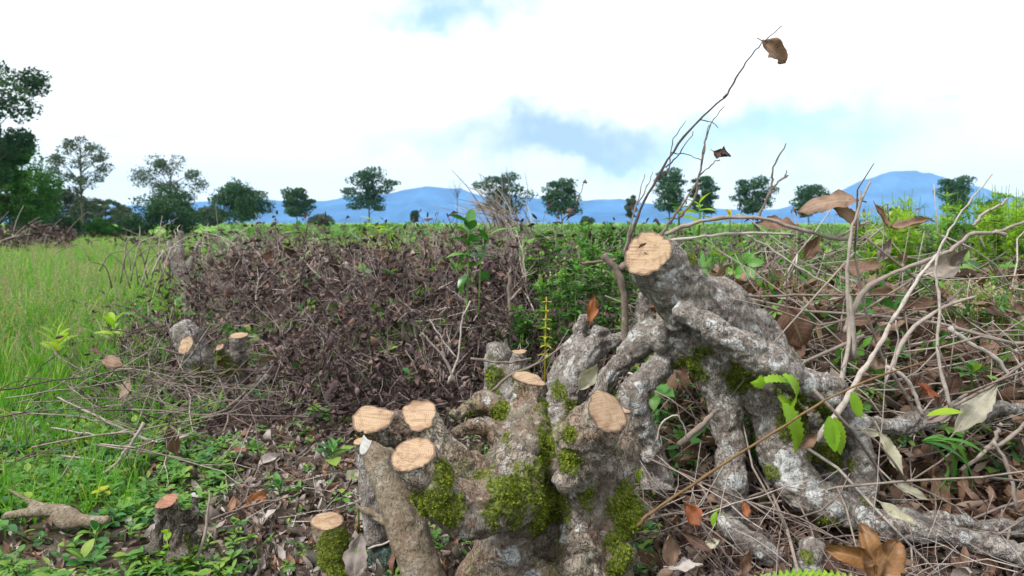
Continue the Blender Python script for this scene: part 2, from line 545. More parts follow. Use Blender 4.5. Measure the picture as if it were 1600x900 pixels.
M_ORANGE = leaf_mat('orange_leaf', [(0, (0.22, 0.105, 0.038)), (1, (0.3, 0.15, 0.055))], 0.2, 0.45, 0.4, 0.4, 0.95, 40)
M_GREEN = leaf_mat('green_leaf', [(0, (0.04, 0.16, 0.04)), (0.4, (0.07, 0.25, 0.045)), (0.75, (0.13, 0.33, 0.045)), (1, (0.22, 0.39, 0.05))], 0.4, 0.42, 0.4, 0.35, 0.25, 60)
M_SHOOT = leaf_mat('tea_leaf', [(0, (0.02, 0.11, 0.025)), (0.6, (0.04, 0.18, 0.03)), (1, (0.14, 0.34, 0.04))], 0.3, 0.28, 0.5, 0.3, 0.2, 40)
M_WEED = leaf_mat('weed_leaf', [(0, (0.03, 0.12, 0.04)), (0.45, (0.06, 0.21, 0.05)), (0.8, (0.13, 0.3, 0.05)), (1, (0.28, 0.38, 0.06))], 0.35, 0.5, 0.3, 0.2, 0.2, 60)
M_PALEGREEN = leaf_mat('pale_weed', [(0, (0.16, 0.28, 0.06)), (0.5, (0.26, 0.38, 0.1)), (1, (0.38, 0.46, 0.18))], 0.4, 0.5, 0.3, 0.2, 0.2, 60)
M_LIME = leaf_mat('lime_leaf', [(0, (0.2, 0.42, 0.025)), (1, (0.34, 0.52, 0.03))], 0.45, 0.4, 0.4, 0.35, 0.15, 60)
M_YELLOW = leaf_mat('yellow_leaf', [(0, (0.42, 0.46, 0.04)), (1, (0.5, 0.42, 0.04))], 0.4, 0.5, 0.3, 0.2, 0.2, 60)
M_PALE = leaf_mat('faded_leaf', [(0, (0.42, 0.4, 0.32)), (1, (0.47, 0.45, 0.33))], 0.2, 0.6, 0.3, 0.5, 0.4, 60)
M_GRASS = leaf_mat('grass_blade', [(0, (0.08, 0.27, 0.025)), (0.4, (0.17, 0.4, 0.04)), (0.75, (0.28, 0.5, 0.065)), (0.93, (0.38, 0.52, 0.1)), (1, (0.42, 0.42, 0.18))], 0.45, 0.5, 0.3, 0, 0.1, 20)
M_SEED = leaf_mat('grass_seed', [(0, (0.3, 0.35, 0.17)), (0.5, (0.42, 0.4, 0.26)), (1, (0.44, 0.33, 0.27))], 0.4, 0.8, 0.1, 0, 0.1, 20)
M_TREE_A = leaf_mat('tree_leaf', [(0, (0.018, 0.055, 0.03)), (0.5, (0.03, 0.09, 0.042)), (1, (0.055, 0.13, 0.05))], 0.3, 0.6, 0.2, 0, 0.2, 1)
M_TREE_B = leaf_mat('bright_tree_leaf', [(0, (0.025, 0.1, 0.02)), (0.5, (0.045, 0.16, 0.025)), (1, (0.09, 0.22, 0.03))], 0.35, 0.6, 0.2, 0, 0.2, 1)
M_TREE_C = leaf_mat('grey_tree_leaf', [(0, (0.045, 0.075, 0.06)), (0.5, (0.07, 0.11, 0.08)), (1, (0.11, 0.15, 0.1))], 0.3, 0.6, 0.2, 0, 0.2, 1)
M_TRUNK = twig_mat('tree_bark', [(0, (0.06, 0.055, 0.05)), (1, (0.1, 0.09, 0.08))], 3, 0.1)
M_CRACK = twig_mat('crack_wood', [(0, (0.05, 0.028, 0.018)), (1, (0.07, 0.04, 0.025))], 200, 0)
M_STEM = leaf_mat('green_stem', [(0, (0.12, 0.24, 0.04)), (1, (0.2, 0.3, 0.06))], 0, 0.5, 0.3, 0, 0.1, 60)


# ------------------------------------------------------------------ ground
def edge_x(y):
    return -1.40 - 0.385 * (y - 2.5)


def sst(a, b, x):
    t = min(1, max(0, (x - a) / (b - a)))
    return t * t * (3 - 2 * t)


def brush_h(x, y):
    """how high the brushwood lies above the soil"""
    e = x - edge_x(y)
    f = sst(0.0, 0.7, e) * sst(2.15, 3.0, y + 0.25 * noise.noise(Vector((x * 1.3, 1.7, 3))))
    h = 0.43 + 0.10 * noise.noise(Vector((x * 0.8, y * 0.6, 0.3))) + 0.10 * noise.noise(Vector((x * 2.3, y * 1.9, 5.3)))
    h += 0.11 * math.exp(-((x + 0.02) / 0.45) ** 2 - ((y - 3.5) / 0.7) ** 2)
    h += 0.1 * math.exp(-((x + 2.25) / 0.5) ** 2 - ((y - 5.3) / 1.0) ** 2)
    h -= 0.03 * sst(5, 9, y)
    return f * h


def gz(x, y):
    z = 0.018 * noise.noise(Vector((x * 2.3, y * 2.3, 0))) + 0.008 * noise.noise(Vector((x * 9, y * 9, 1)))
    z *= sst(60, 10, math.hypot(x, y)) if math.hypot(x, y) > 10 else 1
    return z + 0.35 * brush_h(x, y) * sst(80, 40, y)


def build_ground():
    rings = [0.0]
    r = 0.35
    while r < 3800:
        rings.append(r)
        r *= 1.035 if r < 60 else 1.12
    na = 180
    V, gr = [], []
    for i, r in enumerate(rings):
        for j in range(na):
            a = 2 * math.pi * j / na
            x, y = r * math.sin(a), r * math.cos(a)
            V.append((x, y, gz(x, y) if r < 90 else 0.0))
            gr.append(sst(0.25, -0.5, x - edge_x(y)) if y > -20 else 0.5)
    loops, sizes = [], []
    for i in range(len(rings) - 1):
        for j in range(na):
            k = (j + 1) % na
            a, b, c, d = i * na + j, (i + 1) * na + j, (i + 1) * na + k, i * na + k
            if i == 0:
                loops += [a, b, c] if j else [a, b, c]
                sizes.append(3)
            else:
                loops += [a, b, c, d]
                sizes.append(4)
    st = np.concatenate([[0], np.cumsum(sizes)[:-1]])
    m, g = new_mat('soil')
    pos = g.n('ShaderNodeNewGeometry').outputs['Position']
    n1 = g.noise(pos, 14, 5, 0.65)
    n2 = g.noise(pos, 1.1, 4, 0.6)
    n3 = g.noise(pos, 70, 4, 0.7)
    soil = g.ramp(n1, [(0.3, (0.03, 0.022, 0.018)), (0.55, (0.075, 0.055, 0.043)), (0.75, (0.15, 0.115, 0.095))])
    grass = g.ramp(n1, [(0.3, (0.03, 0.085, 0.015)), (0.6, (0.07, 0.18, 0.03)), (0.8, (0.13, 0.22, 0.05))])
    ga = g.n('ShaderNodeAttribute', attribute_name='grassy').outputs['Fac']
    dist = g.n('ShaderNodeVectorMath', {0: pos}, operation='LENGTH').outputs['Value']
    far = g.smooth(dist, 25, 60)
    ga2 = g.math('MAXIMUM', g.math('MULTIPLY', ga, g.smooth(n2, 0.2, 0.5)), g.math('MULTIPLY', far, 0.95))
    field = g.mix(g.smooth(g.noise(pos, 0.06, 3), 0.42, 0.6), (0.09, 0.2, 0.035), (0.15, 0.29, 0.045))
    col = g.mix(ga2, soil, grass)
    col = g.mix(far, col, field)
    bmp = g.n('ShaderNodeBump', {'Strength': 0.8, 'Distance': 0.02, 'Height': g.math('ADD', n1, g.math('MULTIPLY', n3, 0.4))})
    b = g.n('ShaderNodeBsdfPrincipled', {'Base Color': col, 'Roughness': 0.95, 'Specular IOR Level': 0.1, 'Normal': bmp.outputs[0]})
    finish(g, b.outputs[0])
    me = fast_mesh('ground', V, loops, st, {'grassy': gr}, m)
    tag(link(bpy.data.objects.new('ground', me)), kind='structure')


build_ground()


# ------------------------------------------------------------------ mountains and haze
def build_hills():
    m, g = new_mat('haze_blue_forest')
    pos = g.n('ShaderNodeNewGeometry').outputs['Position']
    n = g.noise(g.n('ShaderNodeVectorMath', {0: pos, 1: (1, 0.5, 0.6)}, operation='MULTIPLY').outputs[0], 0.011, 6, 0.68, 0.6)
    col = g.ramp(n, [(0.3, (0.003, 0.035, 0.16)), (0.5, (0.015, 0.09, 0.3)), (0.7, (0.045, 0.16, 0.4))])  # forest tones pushed to strong blue: distant haze painted into the slopes
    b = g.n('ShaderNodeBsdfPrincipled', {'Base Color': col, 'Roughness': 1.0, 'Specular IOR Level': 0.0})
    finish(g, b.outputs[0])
    D = 4000.0

    def ridge(name, prof, D, depth, seed, label):
        xs = np.linspace(prof[0][0], prof[-1][0], 150)
        hs = np.interp(xs, [p[0] for p in prof], [p[1] for p in prof])
        V, F = [], []
        nd = 26
        for i, (px, h) in enumerate(zip(xs, hs)):
            top = (h / FPX) * D
            for j in range(nd):
                t = j / (nd - 1) * 2 - 1
                y = D + t * depth
                x = (px - 800) / FPX * D
                fall = max(0, 1 - abs(t)) ** 0.9
                nz = noise.fractal(Vector((x * 0.0037, y * 0.0037, seed)), 0.8, 2.1, 5)
                rd = 1 - abs(noise.noise(Vector((x * 0.0058, y * 0.002, seed + 4))))
                z = top * fall * (1 + 0.3 * nz * (1 - fall * 0.7)) * (0.74 + 0.26 * (rd if fall < 0.97 else 1)) + CAM_H
                V.append((x, y, max(z - 2, -5)))
        for i in range(len(xs) - 1):
            for j in range(nd - 1):
                F.append((i * nd + j, (i + 1) * nd + j, (i + 1) * nd + j + 1, i * nd + j + 1))
        G = Geo()
        G.add(V, F)
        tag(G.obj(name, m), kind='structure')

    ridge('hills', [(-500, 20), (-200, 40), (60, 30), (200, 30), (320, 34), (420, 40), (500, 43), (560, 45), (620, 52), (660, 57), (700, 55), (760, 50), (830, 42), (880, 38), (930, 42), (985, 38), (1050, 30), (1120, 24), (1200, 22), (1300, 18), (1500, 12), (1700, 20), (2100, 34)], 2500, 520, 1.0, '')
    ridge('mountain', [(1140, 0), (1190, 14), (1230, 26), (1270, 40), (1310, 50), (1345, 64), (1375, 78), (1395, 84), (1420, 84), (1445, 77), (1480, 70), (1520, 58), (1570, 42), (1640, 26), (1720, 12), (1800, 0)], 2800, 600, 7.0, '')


build_hills()


def build_haze():
    m, g = new_mat('haze_air')
    v = g.n('ShaderNodeVolumePrincipled', {'Color': (0.45, 0.7, 1.0, 1), 'Density': 0.0002, 'Anisotropy': 0.0})
    out = g.n('ShaderNodeOutputMaterial')
    g.link(v.outputs[0], out.inputs['Volume'])
    x0, x1, y0, y1, z0, z1 = -3900, 3900, -3900, 3900, -8, 250
    V = [(x, y, z) for x in (x0, x1) for y in (y0, y1) for z in (z0, z1)]
    F = [(0, 1, 3, 2), (4, 6, 7, 5), (0, 4, 5, 1), (2, 3, 7, 6), (0, 2, 6, 4), (1, 5, 7, 3)]
    G = Geo()
    G.add(V, F)
    tag(G.obj('haze', m, smooth=False), kind='stuff')


build_haze()


# ------------------------------------------------------------------ trees
KITE = (np.array([(0, -0.5, 0), (0.3, 0, 0.06), (0, 0.5, 0), (-0.3, 0, 0.06)]), np.array([0, 1, 2, 3]), np.array([4]), np.zeros(4), np.array([(0.5, 0), (1, 0.5), (0.5, 1), (0, 0.5)]))


def rand_rot(n, rs, tilt=1.0):
    """n random rotation matrices; tilt below 1 keeps the faces closer to level"""
    q = rs.normal(size=(n, 4))
    q[:, 1:3] *= tilt
    q /= np.linalg.norm(q, axis=1)[:, None]
    w, x, y, z = q.T
    return np.stack([np.stack([1 - 2 * (y * y + z * z), 2 * (x * y - z * w), 2 * (x * z + y * w)], -1),
                     np.stack([2 * (x * y + z * w), 1 - 2 * (x * x + z * z), 2 * (y * z - x * w)], -1),
                     np.stack([2 * (x * z - y * w), 2 * (y * z + x * w), 1 - 2 * (x * x + y * y)], -1)], -2)


def leaf_cloud(name, C, Rad, per, size, mat, rs, parent, shell=0.5):
    pts, tn = [], []
    for c, r in zip(C, Rad):
        n = int(per)
        v = rs.normal(size=(n, 3))
        v /= np.linalg.norm(v, axis=1)[:, None]
        v *= (shell + (1 - shell) * rs.random(n) ** 0.5)[:, None]
        v *= 1 + 0.35 * np.sin(v[:, :1] * 5 + c[0]) * np.cos(v[:, 1:2] * 6 + c[2])
        pts.append(np.asarray(c) + v * np.asarray(r))
        tn.append(np.full(n, rs.random()) * 0.6 + rs.random(n) * 0.4)
    pts = np.concatenate(pts)
    n = len(pts)
    M = np.tile(np.eye(4), (n, 1, 1))
    M[:, :3, :3] = rand_rot(n, rs, 0.8) * (size * (0.6 + 0.8 * rs.random(n)))[:, None, None]
    M[:, :3, 3] = pts
    o = scatter(name, [KITE], np.zeros(n, int), M, np.concatenate(tn), mat, smooth=False)
    o.parent = parent
    return o


def make_tree(px, top, hw, d, kind, label, mat, low=None, seed=0, group='trees beyond the field', lean=0.0):
    rs = np.random.default_rng(seed + 100)
    x0 = (px - 800) / FPX * d
    H = (348 - top) / FPX * d + CAM_H
    Wd = hw / FPX * d
    t = empty('tree', (x0, d, 0))
    tag(t, label, 'tree', group)
    C, Rad = [], []
    psz = d / FPX * 3.4
    if kind == 'layer':
        n = 17 + int(rs.integers(0, 6))
        wob_ = rs.random(3) * 6.28
        for i in range(n):
            a = i * 2.399 + 0.8 * rs.random()
            u = (i + 0.5) / n
            zr = 1 - 0.68 * u ** 0.9
            if zr > 0.62:
                wid = math.sqrt(max(0.02, 1 - ((zr - 0.62) / 0.40) ** 2))
            else:
                wid = 0.95 - 0.5 * rs.random() - 0.3 * (0.62 - zr)
            wid *= 1 + 0.2 * math.sin(a * 2 + wob_[0])
            rr = Wd * 0.85 * wid * (0.45 + 0.55 * rs.random())
            C.append((rr * math.cos(a) + lean * H, rr * math.sin(a) * 0.8, H * (zr * 0.95)))
            k = Wd * (0.2 + 0.19 * rs.random())
            Rad.append((k * 1.3, k * 1.2, k * (0.5 + 0.15 * rs.random())))
        per, sz, base = 300, psz, 0.28
    elif kind == 'dense':
        n = 26
        lo = low if low is not None else 0.1
        for i in range(n):
            v = rs.normal(size=3)
            v /= np.linalg.norm(v)
            v *= 0.35 + 0.55 * rs.random() ** 0.5
            prof = 1.0 - 0.25 * max(0, v[2])
            C.append((v[0] * Wd * prof, v[1] * Wd * prof, H * (lo + (1 - lo) * (0.5 + 0.42 * v[2]))))
            k = Wd * (0.24 + 0.16 * rs.random())
            Rad.append((k, k, k * 0.75))
        per, sz, base = 430 if d > 37 else 620, psz * (1 if d > 37 else 1.25), lo
    elif kind == 'open':
        n = 30
        lo = low if low is not None else 0.3
        for i in range(n):
            v = rs.normal(size=3)
            v /= np.linalg.norm(v)
            v *= 0.45 + 0.5 * rs.random() ** 0.5
            C.append((v[0] * Wd, v[1] * Wd, H * (lo + (1 - lo) * (0.52 + 0.44 * v[2]))))
            k = Wd * (0.15 + 0.13 * rs.random())
            Rad.append((k * 1.1, k * 1.1, k * 0.75))
        per, sz, base = 150 if d > 33 else 560, psz * (0.9 if d > 33 else 1.45), lo
    else:
        per = 0
        n = 16
        for i in range(n):
            a = i * 2.399
            u = (i + 0.5) / n
            C.append((Wd * math.cos(a) * (0.3 + 0.7 * u), Wd * math.sin(a) * 0.6, H * (1.0 - 0.5 * u * rs.random())))
        base = 0.3
    G = Geo()
    tr = max(0.014 * H, 0.05) * (0.75 if kind == 'bare' else 1)
    topz = H * (0.72 if kind != 'open' else 0.85)
    spine = catmull([(0, 0, -0.2), (0.02 * H * (rs.random() - 0.5), 0, H * 0.3), (lean * H * 0.6 + 0.05 * H * (rs.random() - 0.5), 0, topz * 0.8), (lean * H, 0, topz)], 4)
    V, F = tube(spine, np.linspace(tr, tr * 0.3, len(spine)), 7)
    G.add(V, F, 0.2)
    for c in C:
        j = int(min(len(spine) - 2, max(2, (c[2] / topz) * len(spine) * (0.55 + 0.2 * rs.random()))))
        a = spine[j]
        m_ = (a * 0.5 + np.array(c) * 0.5) + np.array([0, 0, 0.04 * H * (rs.random() - 0.2)])
        P = catmull([a, m_, np.array(c)], 3)
        V, F = tube(P, np.linspace(tr * 0.38, tr * 0.07, len(P)), 4, False)
        G.add(V, F, 0.3)
        for s in range(2 if kind != 'bare' else 5):
            e = np.array(c) + rs.normal(size=3) * Wd * (0.15 if kind != 'bare' else 0.22)
            V, F = tube(np.array([m_ * 0.3 + np.array(c) * 0.7, e]), [tr * 0.1, tr * 0.03], 3, False)
            G.add(V, F, 0.3)
    G.obj('trunk', M_TRUNK, t)
    if per:
        leaf_cloud('crown', C, Rad, per, sz, mat, rs, t)
    return t


TREES = [
    (-34, 62, 112, 30, 'open', 'tall broadleaf tree with ragged branches reaching in over the grass at far left', M_TREE_A, 0.22),
    (18, 232, 78, 36, 'dense', 'bright green rounded tree below the tall ragged tree at far left', M_TREE_B, 0.02),
    (62, 290, 36, 41, 'dense', 'low dull green tree beside the bright green tree at far left', M_TREE_A, 0.0),
    (133, 209, 44, 45, 'open', 'slender tall tree with thin airy crown and bare straight trunk', M_TREE_C, 0.36),
    (112, 285, 34, 50, 'dense', 'hazy bush standing behind the slender airy tree', M_TREE_C, 0.0),
    (168, 306, 24, 58, 'open', 'low hazy tree right of the slender bare trunk', M_TREE_C, 0.1),
    (270, 243, 54, 44, 'open', 'feathery pale crowned tree rising behind the dense round tree', M_TREE_C, 0.3),
    (262, 283, 56, 38, 'dense', 'dense dark green round tree at the end of the grass path', M_TREE_A, -0.08),
    (380, 284, 50, 60, 'dense', 'dark spreading tree right of the dense round tree', M_TREE_A, 0.1),
    (465, 293, 27, 110, 'layer', 'small layered tree on the horizon left of the tallest layered tree', M_TREE_A, 0),
    (505, 337, 20, 130, 'dense', 'low bush on the horizon between two layered trees', M_TREE_C, 0),
    (578, 262, 38, 100, 'layer', 'tallest flat layered tree standing alone before the blue hills', M_TREE_A, 0),
    (648, 329, 7, 140, 'layer', 'tiny lone tree on the horizon before the blue hills', M_TREE_A, 0),
    (714, 281, 18, 90, 'bare', 'leafless thin grey tree before the blue hills', M_TREE_A, 0),
    (783, 270, 42, 95, 'layer', 'broad tree half hidden behind the pale heap of pruned twigs', M_TREE_A, 0),
    (878, 280, 37, 100, 'layer', 'round layered tree right of the pale heap of pruned twigs', M_TREE_A, 0),
    (917, 338, 10, 130, 'dense', 'tiny far bush between layered trees near the green weeds', M_TREE_C, 0),
    (985, 299, 9, 110, 'dense', 'narrow upright tree beside the tall dry shoots', M_TREE_C, 0.1),
    (1045, 262, 31, 95, 'layer', 'full dark tree directly behind the tall dry shoots', M_TREE_A, 0),
    (1098, 274, 26, 97, 'layer', 'dark tree adjoining the full tree behind the dry shoots', M_TREE_A, 0),
    (1175, 276, 37, 96, 'layer', 'full layered tree behind the forked dry twig', M_TREE_A, 0),
    (1262, 288, 29, 100, 'layer', 'spreading tree left of the mountain cone', M_TREE_A, 0),
    (1395, 318, 11, 120, 'dense', 'tiny far tree at the foot of the mountain cone', M_TREE_A, 0),
    (1490, 275, 30, 90, 'layer', 'open layered tree right of the mountain cone', M_TREE_A, 0),
    (1546, 307, 17, 100, 'dense', 'small dark tree farthest right on the horizon', M_TREE_A, 0.1),
    (198, 322, 22, 90, 'dense', 'far bluish bush between slender tree and round tree', M_TREE_C, 0),
    (2, 196, 54, 33, 'open', 'grey green leafy tree filling the gap under the tall ragged tree', M_TREE_B, 0.05),
    (104, 335, 30, 30, 'dense', 'low bush closing the far end of the grass path, under the slender tree', M_TREE_A, -0.3),
    (160, 341, 24, 32, 'dense', 'low green bush at the path end, right of the slender trunk', M_TREE_B, -0.3),
    (212, 338, 22, 36, 'dense', 'low dark bush at the path end beside the dense round tree', M_TREE_A, -0.3),
    (330, 318, 22, 95, 'dense', 'far bluish bush between round tree and dark spreading tree', M_TREE_C, 0),
]
for i, (px, top, hw, d, kind, lab, mat, low) in enumerate(TREES):
    make_tree(px, top, hw, d, kind, lab, mat, low, seed=i)


# ------------------------------------------------------------------ stumps
def remeshed(V, F, voxel):
    me = bpy.data.meshes.new('tmp')
    me.from_pydata([tuple(v) for v in V], [], F)
    o = bpy.data.objects.new('tmp', me)
    COL.objects.link(o)
    md = o.modifiers.new('r', 'REMESH')
    md.mode = 'VOXEL'
    md.voxel_size = voxel
    dg = bpy.context.evaluated_depsgraph_get()
    ev = o.evaluated_get(dg)
    em = ev.to_mesh()
    bm = bmesh.new()
    bm.from_mesh(em)
    ev.to_mesh_clear()
    bpy.data.objects.remove(o)
    bpy.data.meshes.remove(me)
    return bm


MOSS_TUFT = []
for k in range(3):
    rs_ = np.random.default_rng(k)
    GT = Geo()
    for i in range(4):
        a = rs_.random() * 6.28
        r_ = 0.35 * rs_.random()
        c = np.array([math.cos(a), math.sin(a), 0])
        s_ = np.array([-c[1], c[0], 0]) * 0.16
        p0, p1, p2 = c * r_ * 0.5, c * (r_ + 0.25) + np.array([0, 0, 0.55]), c * (r_ + 0.65) + np.array([0, 0, 0.75 + 0.3 * rs_.random()])
        GT.add([p0 - s_, p0 + s_, p1 + s_, p1 - s_, p2], [(0, 1, 2, 3), (3, 2, 4)], 0.25 * rs_.random())
    MOSS_TUFT.append(GT.arrays())


def blobs(items):
    out = []
    for it in items:
        px, py, d, rp = it
        out.append((at(px, py, d), m_of(rp, d)))
    return out


CUT_EXT = 0.0075


def make_stump(name, label, cat, branches, mat, cuts=(), moss=(), lichen=(), knobs=(), voxel=0.0045, smooth_it=3, rough=1.0, origin=None, cutmat=None,
               tuft=0.006, density=1.0, parts=(), ground=True, group=None, moss_auto=0.0):
    """branches: rows of (px, py, distance, radius in px). cuts: (branch number, outward normal, material or None)"""
    G = Geo()
    cutinfo = []
    bw = []
    for b in branches:
        P = [np.array(at(px, py, d)) for px, py, d, r in b]
        r = [m_of(rp, d) for px, py, d, rp in b]
        bw.append((P, r))
    for bi, nrm, cm in cuts:
        P, r = bw[bi]
        n = np.array(nrm, float)
        n /= np.linalg.norm(n)
        cutinfo.append((P[0].copy(), n, r[0], cm))
    for P, r in bw:
        Q = catmull([np.append(p, rr) for p, rr in zip(P, r)], 6)
        V, F = tube(Q[:, :3], np.maximum(Q[:, 3], 0.003), 14)
        for cc, cn, cr, _ in cutinfo:
            if np.linalg.norm(cc - P[0]) < 1e-6:
                ax = Q[0, :3] - Q[2, :3]
                ax /= np.linalg.norm(ax)
                if ax.dot(cn) < 0.55:
                    ax = ax + cn
                    ax /= np.linalg.norm(ax)
                V[:14] += ax * cr
                for i in range(14 * 8):
                    over = (V[i] - cc).dot(cn) - CUT_EXT
                    if i < 14 or over > 0:
                        V[i] = V[i] - ax * over / ax.dot(cn)
        G.add(V, F)
    for px, py, d, rp in knobs:
        c, rr = np.array(at(px, py, d)), m_of(rp, d)
        P = np.array([c + np.array([0, 0, rr * z]) for z in np.linspace(-0.98, 0.98, 9)])
        V, F = tube(P, [rr * math.sqrt(max(0.03, 1 - z * z)) for z in np.linspace(-0.98, 0.98, 9)], 14)
        G.add(V, F)
    V, loops, sizes, T, UV = G.arrays()
    bm = remeshed(V, [tuple(f) for f in G.Q], voxel)
    for i in range(smooth_it):
        bmesh.ops.smooth_vert(bm, verts=bm.verts, factor=0.5, use_axis_x=True, use_axis_y=True, use_axis_z=True)
    bm.normal_update()
    sd_ = (hash(len(branches) * 31 + len(moss)) % 97) * 0.31
    off = []
    for v in bm.verts:
        c = v.co
        near_cut = 1.0
        for cc, cn, cr, _ in cutinfo:
            dd = (Vector(cc) - c).length
            if dd < cr * 1.6:
                near_cut = min(near_cut, 0.4 + 0.6 * max(0, dd / (cr * 1.6)))
        p = c + Vector((sd_, 0, 0))
        a = noise.noise(p * 11) * 0.0095 + noise.noise(p * 27) * 0.006 + abs(noise.noise(p * 48)) * -0.006 + noise.noise(p * 95) * 0.0022 - max(0.0, 0.13 - abs(noise.noise(p * 19 + Vector((3, 1, 7))))) * 0.04
        off.append(v.normal * a * rough * near_cut)
    for v, o_ in zip(bm.verts, off):
        v.co += o_
    root = empty(name, origin if origin is not None else bw[0][0][-1] * np.array([1, 1, 0]))
    tag(root, label, cat, group)
    inv = -Vector(root.location)
    loops_out = []
    for cc, cn, cr, cm in cutinfo:
        c, n = Vector(cc), Vector(cn)
        fs = []
        bm.faces.ensure_lookup_table()
        tip = c + n * CUT_EXT
        start, bd = None, 1e9
        for f in bm.faces:
            q = f.calc_center_median()
            if (q - c).dot(n) > 0.001:
                d_ = (q - tip).length
                if d_ < bd:
                    start, bd = f, d_
        if start is None:
            continue
        seen_f, todo = {start}, [start]
        while todo:
            f = todo.pop()
            fs.append(f)
            if all((v.co - c).dot(n) < 0 for v in f.verts):
                continue
            for e in f.edges:
                for f2 in e.link_faces:
                    if f2 not in seen_f:
                        q = f2.calc_center_median() - c
                        ax = q.dot(n)
                        if (q - n * ax).length < 1.75 * cr and ax < 0.02:
                            seen_f.add(f2)
                            todo.append(f2)
        geom = set(fs)
        for f in fs:
            geom.update(f.verts)
            geom.update(f.edges)
        bmesh.ops.bisect_plane(bm, geom=list(geom), plane_co=c, plane_no=n, clear_outer=True, dist=1e-6)
        es = [e for e in bm.edges if e.is_boundary and all(abs((v.co - c).dot(n)) < 1e-4 and (v.co - c).length < 2.5 * cr for v in e.verts)]
        # order the longest boundary loop
        nb = {}
        for e in es:
            for a, b in ((e.verts[0], e.verts[1]), (e.verts[1], e.verts[0])):
                nb.setdefault(a, []).append(b)
        best = []
        seen = set()
        for s in nb:
            if s in seen:
                continue
            lp, cur, prev = [s], s, None
            seen.add(s)
            while True:
                nx = [w for w in nb[cur] if w is not prev and w not in seen]
                if not nx:
                    break
                prev, cur = cur, nx[0]
                seen.add(cur)
                lp.append(cur)
            if len(lp) > len(best):
                best = lp
        if len(best) >= 6:
            loops_out.append(([v.co.copy() for v in best], n, cm))
    # attributes
    mb, lb = blobs(moss), blobs(lichen)
    bm.normal_update()
    bm.verts.ensure_lookup_table()
    mv, lv = [], []
    for v in bm.verts:
        c = v.co
        nz = noise.noise(c * 30) * 0.35 + noise.noise(c * 75) * 0.2
        m_ = moss_auto * max(0, v.normal.z) * (0.6 + nz)
        for p, r in mb:
            q = math.sqrt((c.x - p.x) ** 2 + 0.3 * (c.y - p.y) ** 2 + (c.z - p.z) ** 2) / (r * 1.15)
            if q < 1.9:
                m_ = max(m_, 1.25 - q * 0.7 + nz)
        l_ = 0
        for p, r in lb:
            q = math.sqrt((c.x - p.x) ** 2 + 0.3 * (c.y - p.y) ** 2 + (c.z - p.z) ** 2) / r
            if q < 1.5:
                l_ = max(l_, 1.15 - q * 0.8 + nz)
        mv.append(m_)
        lv.append(l_)
    me = bpy.data.meshes.new('trunk')
    for v in bm.verts:
        v.co += inv
    tri = []
    for f in bm.faces:
        f.smooth = True
        mm = sum(mv[v.index] for v in f.verts) / len(f.verts)
        if mm > 0.52:
            tri.append((f.calc_center_median(), f.normal.copy(), f.calc_area(), mm))
    bm.to_mesh(me)
    bm.free()
    for k, a in (('moss', mv), ('lichen', lv)):
        at_ = me.attributes.new(k, 'FLOAT', 'POINT')
        at_.data.foreach_set('value', np.array(a, dtype=np.float32))
    me.materials.append(mat)
    link(bpy.data.objects.new('trunk', me), root)
    # cut faces
    for lp, n, cm in loops_out:
        c = sum(lp, Vector()) / len(lp)
        zq = n.to_track_quat('Z', 'Y').to_matrix()
        inv3 = zq.transposed()
        L2 = [inv3 @ (p - c) for p in lp]
        V, F, rim = [], [], []
        rings = [1.012, 0.93, 0.8, 0.6, 0.35]
        N = len(L2)
        for k, s in enumerate(rings):
            for p in L2:
                zz = 0.0008 if k == 0 else 0.0012 + 0.0012 * noise.noise(Vector((p.x * s * 40, p.y * s * 40, c.x * 20)))
                V.append((p.x * s, p.y * s, zz))
                rim.append([1.0, 0.86, 0.6, 0.3, 0][k])
        V.append((0, 0, 0.0014))
        rim.append(0)
        for k in range(len(rings) - 1):
            for j in range(N):
                j2 = (j + 1) % N
                F.append((k * N + j, k * N + j2, (k + 1) * N + j2, (k + 1) * N + j))
        k = len(rings) - 1
        for j in range(N):
            F.append((k * N + j, k * N + (j + 1) % N, len(V) - 1))
        m2 = bpy.data.meshes.new('cut_face')
        m2.from_pydata(V, [], F)
        m2.update()
        bmx = bmesh.new()
        bmx.from_mesh(m2)
        bmesh.ops.recalc_face_normals(bmx, faces=bmx.faces)
        if sum(f.normal.z for f in bmx.faces) < 0:
            bmesh.ops.reverse_faces(bmx, faces=bmx.faces)
        bmx.to_mesh(m2)
        bmx.free()
        a_ = m2.attributes.new('rim', 'FLOAT', 'POINT')
        a_.data.foreach_set('value', np.array(rim, dtype=np.float32))
        m2.polygons.foreach_set('use_smooth', np.ones(len(m2.polygons), dtype=bool))
        m2.materials.append(cm or M_CUT)
        o = bpy.data.objects.new('cut_face', m2)
        o.matrix_local = Matrix.Translation(c + inv) @ zq.to_4x4()
        link(o, root)
    # moss tufts
    if tri and density:
        rs = np.random.default_rng(5)
        pr = np.array([t[2] * min(1.0, (t[3] - 0.4) * 2) for t in tri])
        n = int(pr.sum() / (tuft * tuft) * 1.5 * density)
        ids = rs.choice(len(tri), size=min(n, 14000), p=pr / pr.sum())
        Ms = []
        for i in ids:
            c, nn, ar, mm = tri[i]
            up = (nn * 0.75 + Vector((0, 0, 0.5))).normalized()
            q = up.to_track_quat('Z', 'Y').to_matrix() @ Matrix.Rotation(rs.random() * 6.28, 3, 'Z')
            M = np.eye(4)
            M[:3, :3] = np.array(q) * tuft * (0.5 + 0.9 * rs.random() * min(1.2, mm))
            M[:3, 3] = np.array(c) + (rs.random(3) - 0.5) * 0.004 - np.array(nn) * 0.0008
            Ms.append(M)
        o = scatter('moss', MOSS_TUFT, rs.integers(0, 3, len(ids)), Ms, rs.random(len(ids)) * 0.75, M_MOSS)
        o.parent = root
        tag(o, kind='stuff')
    return root


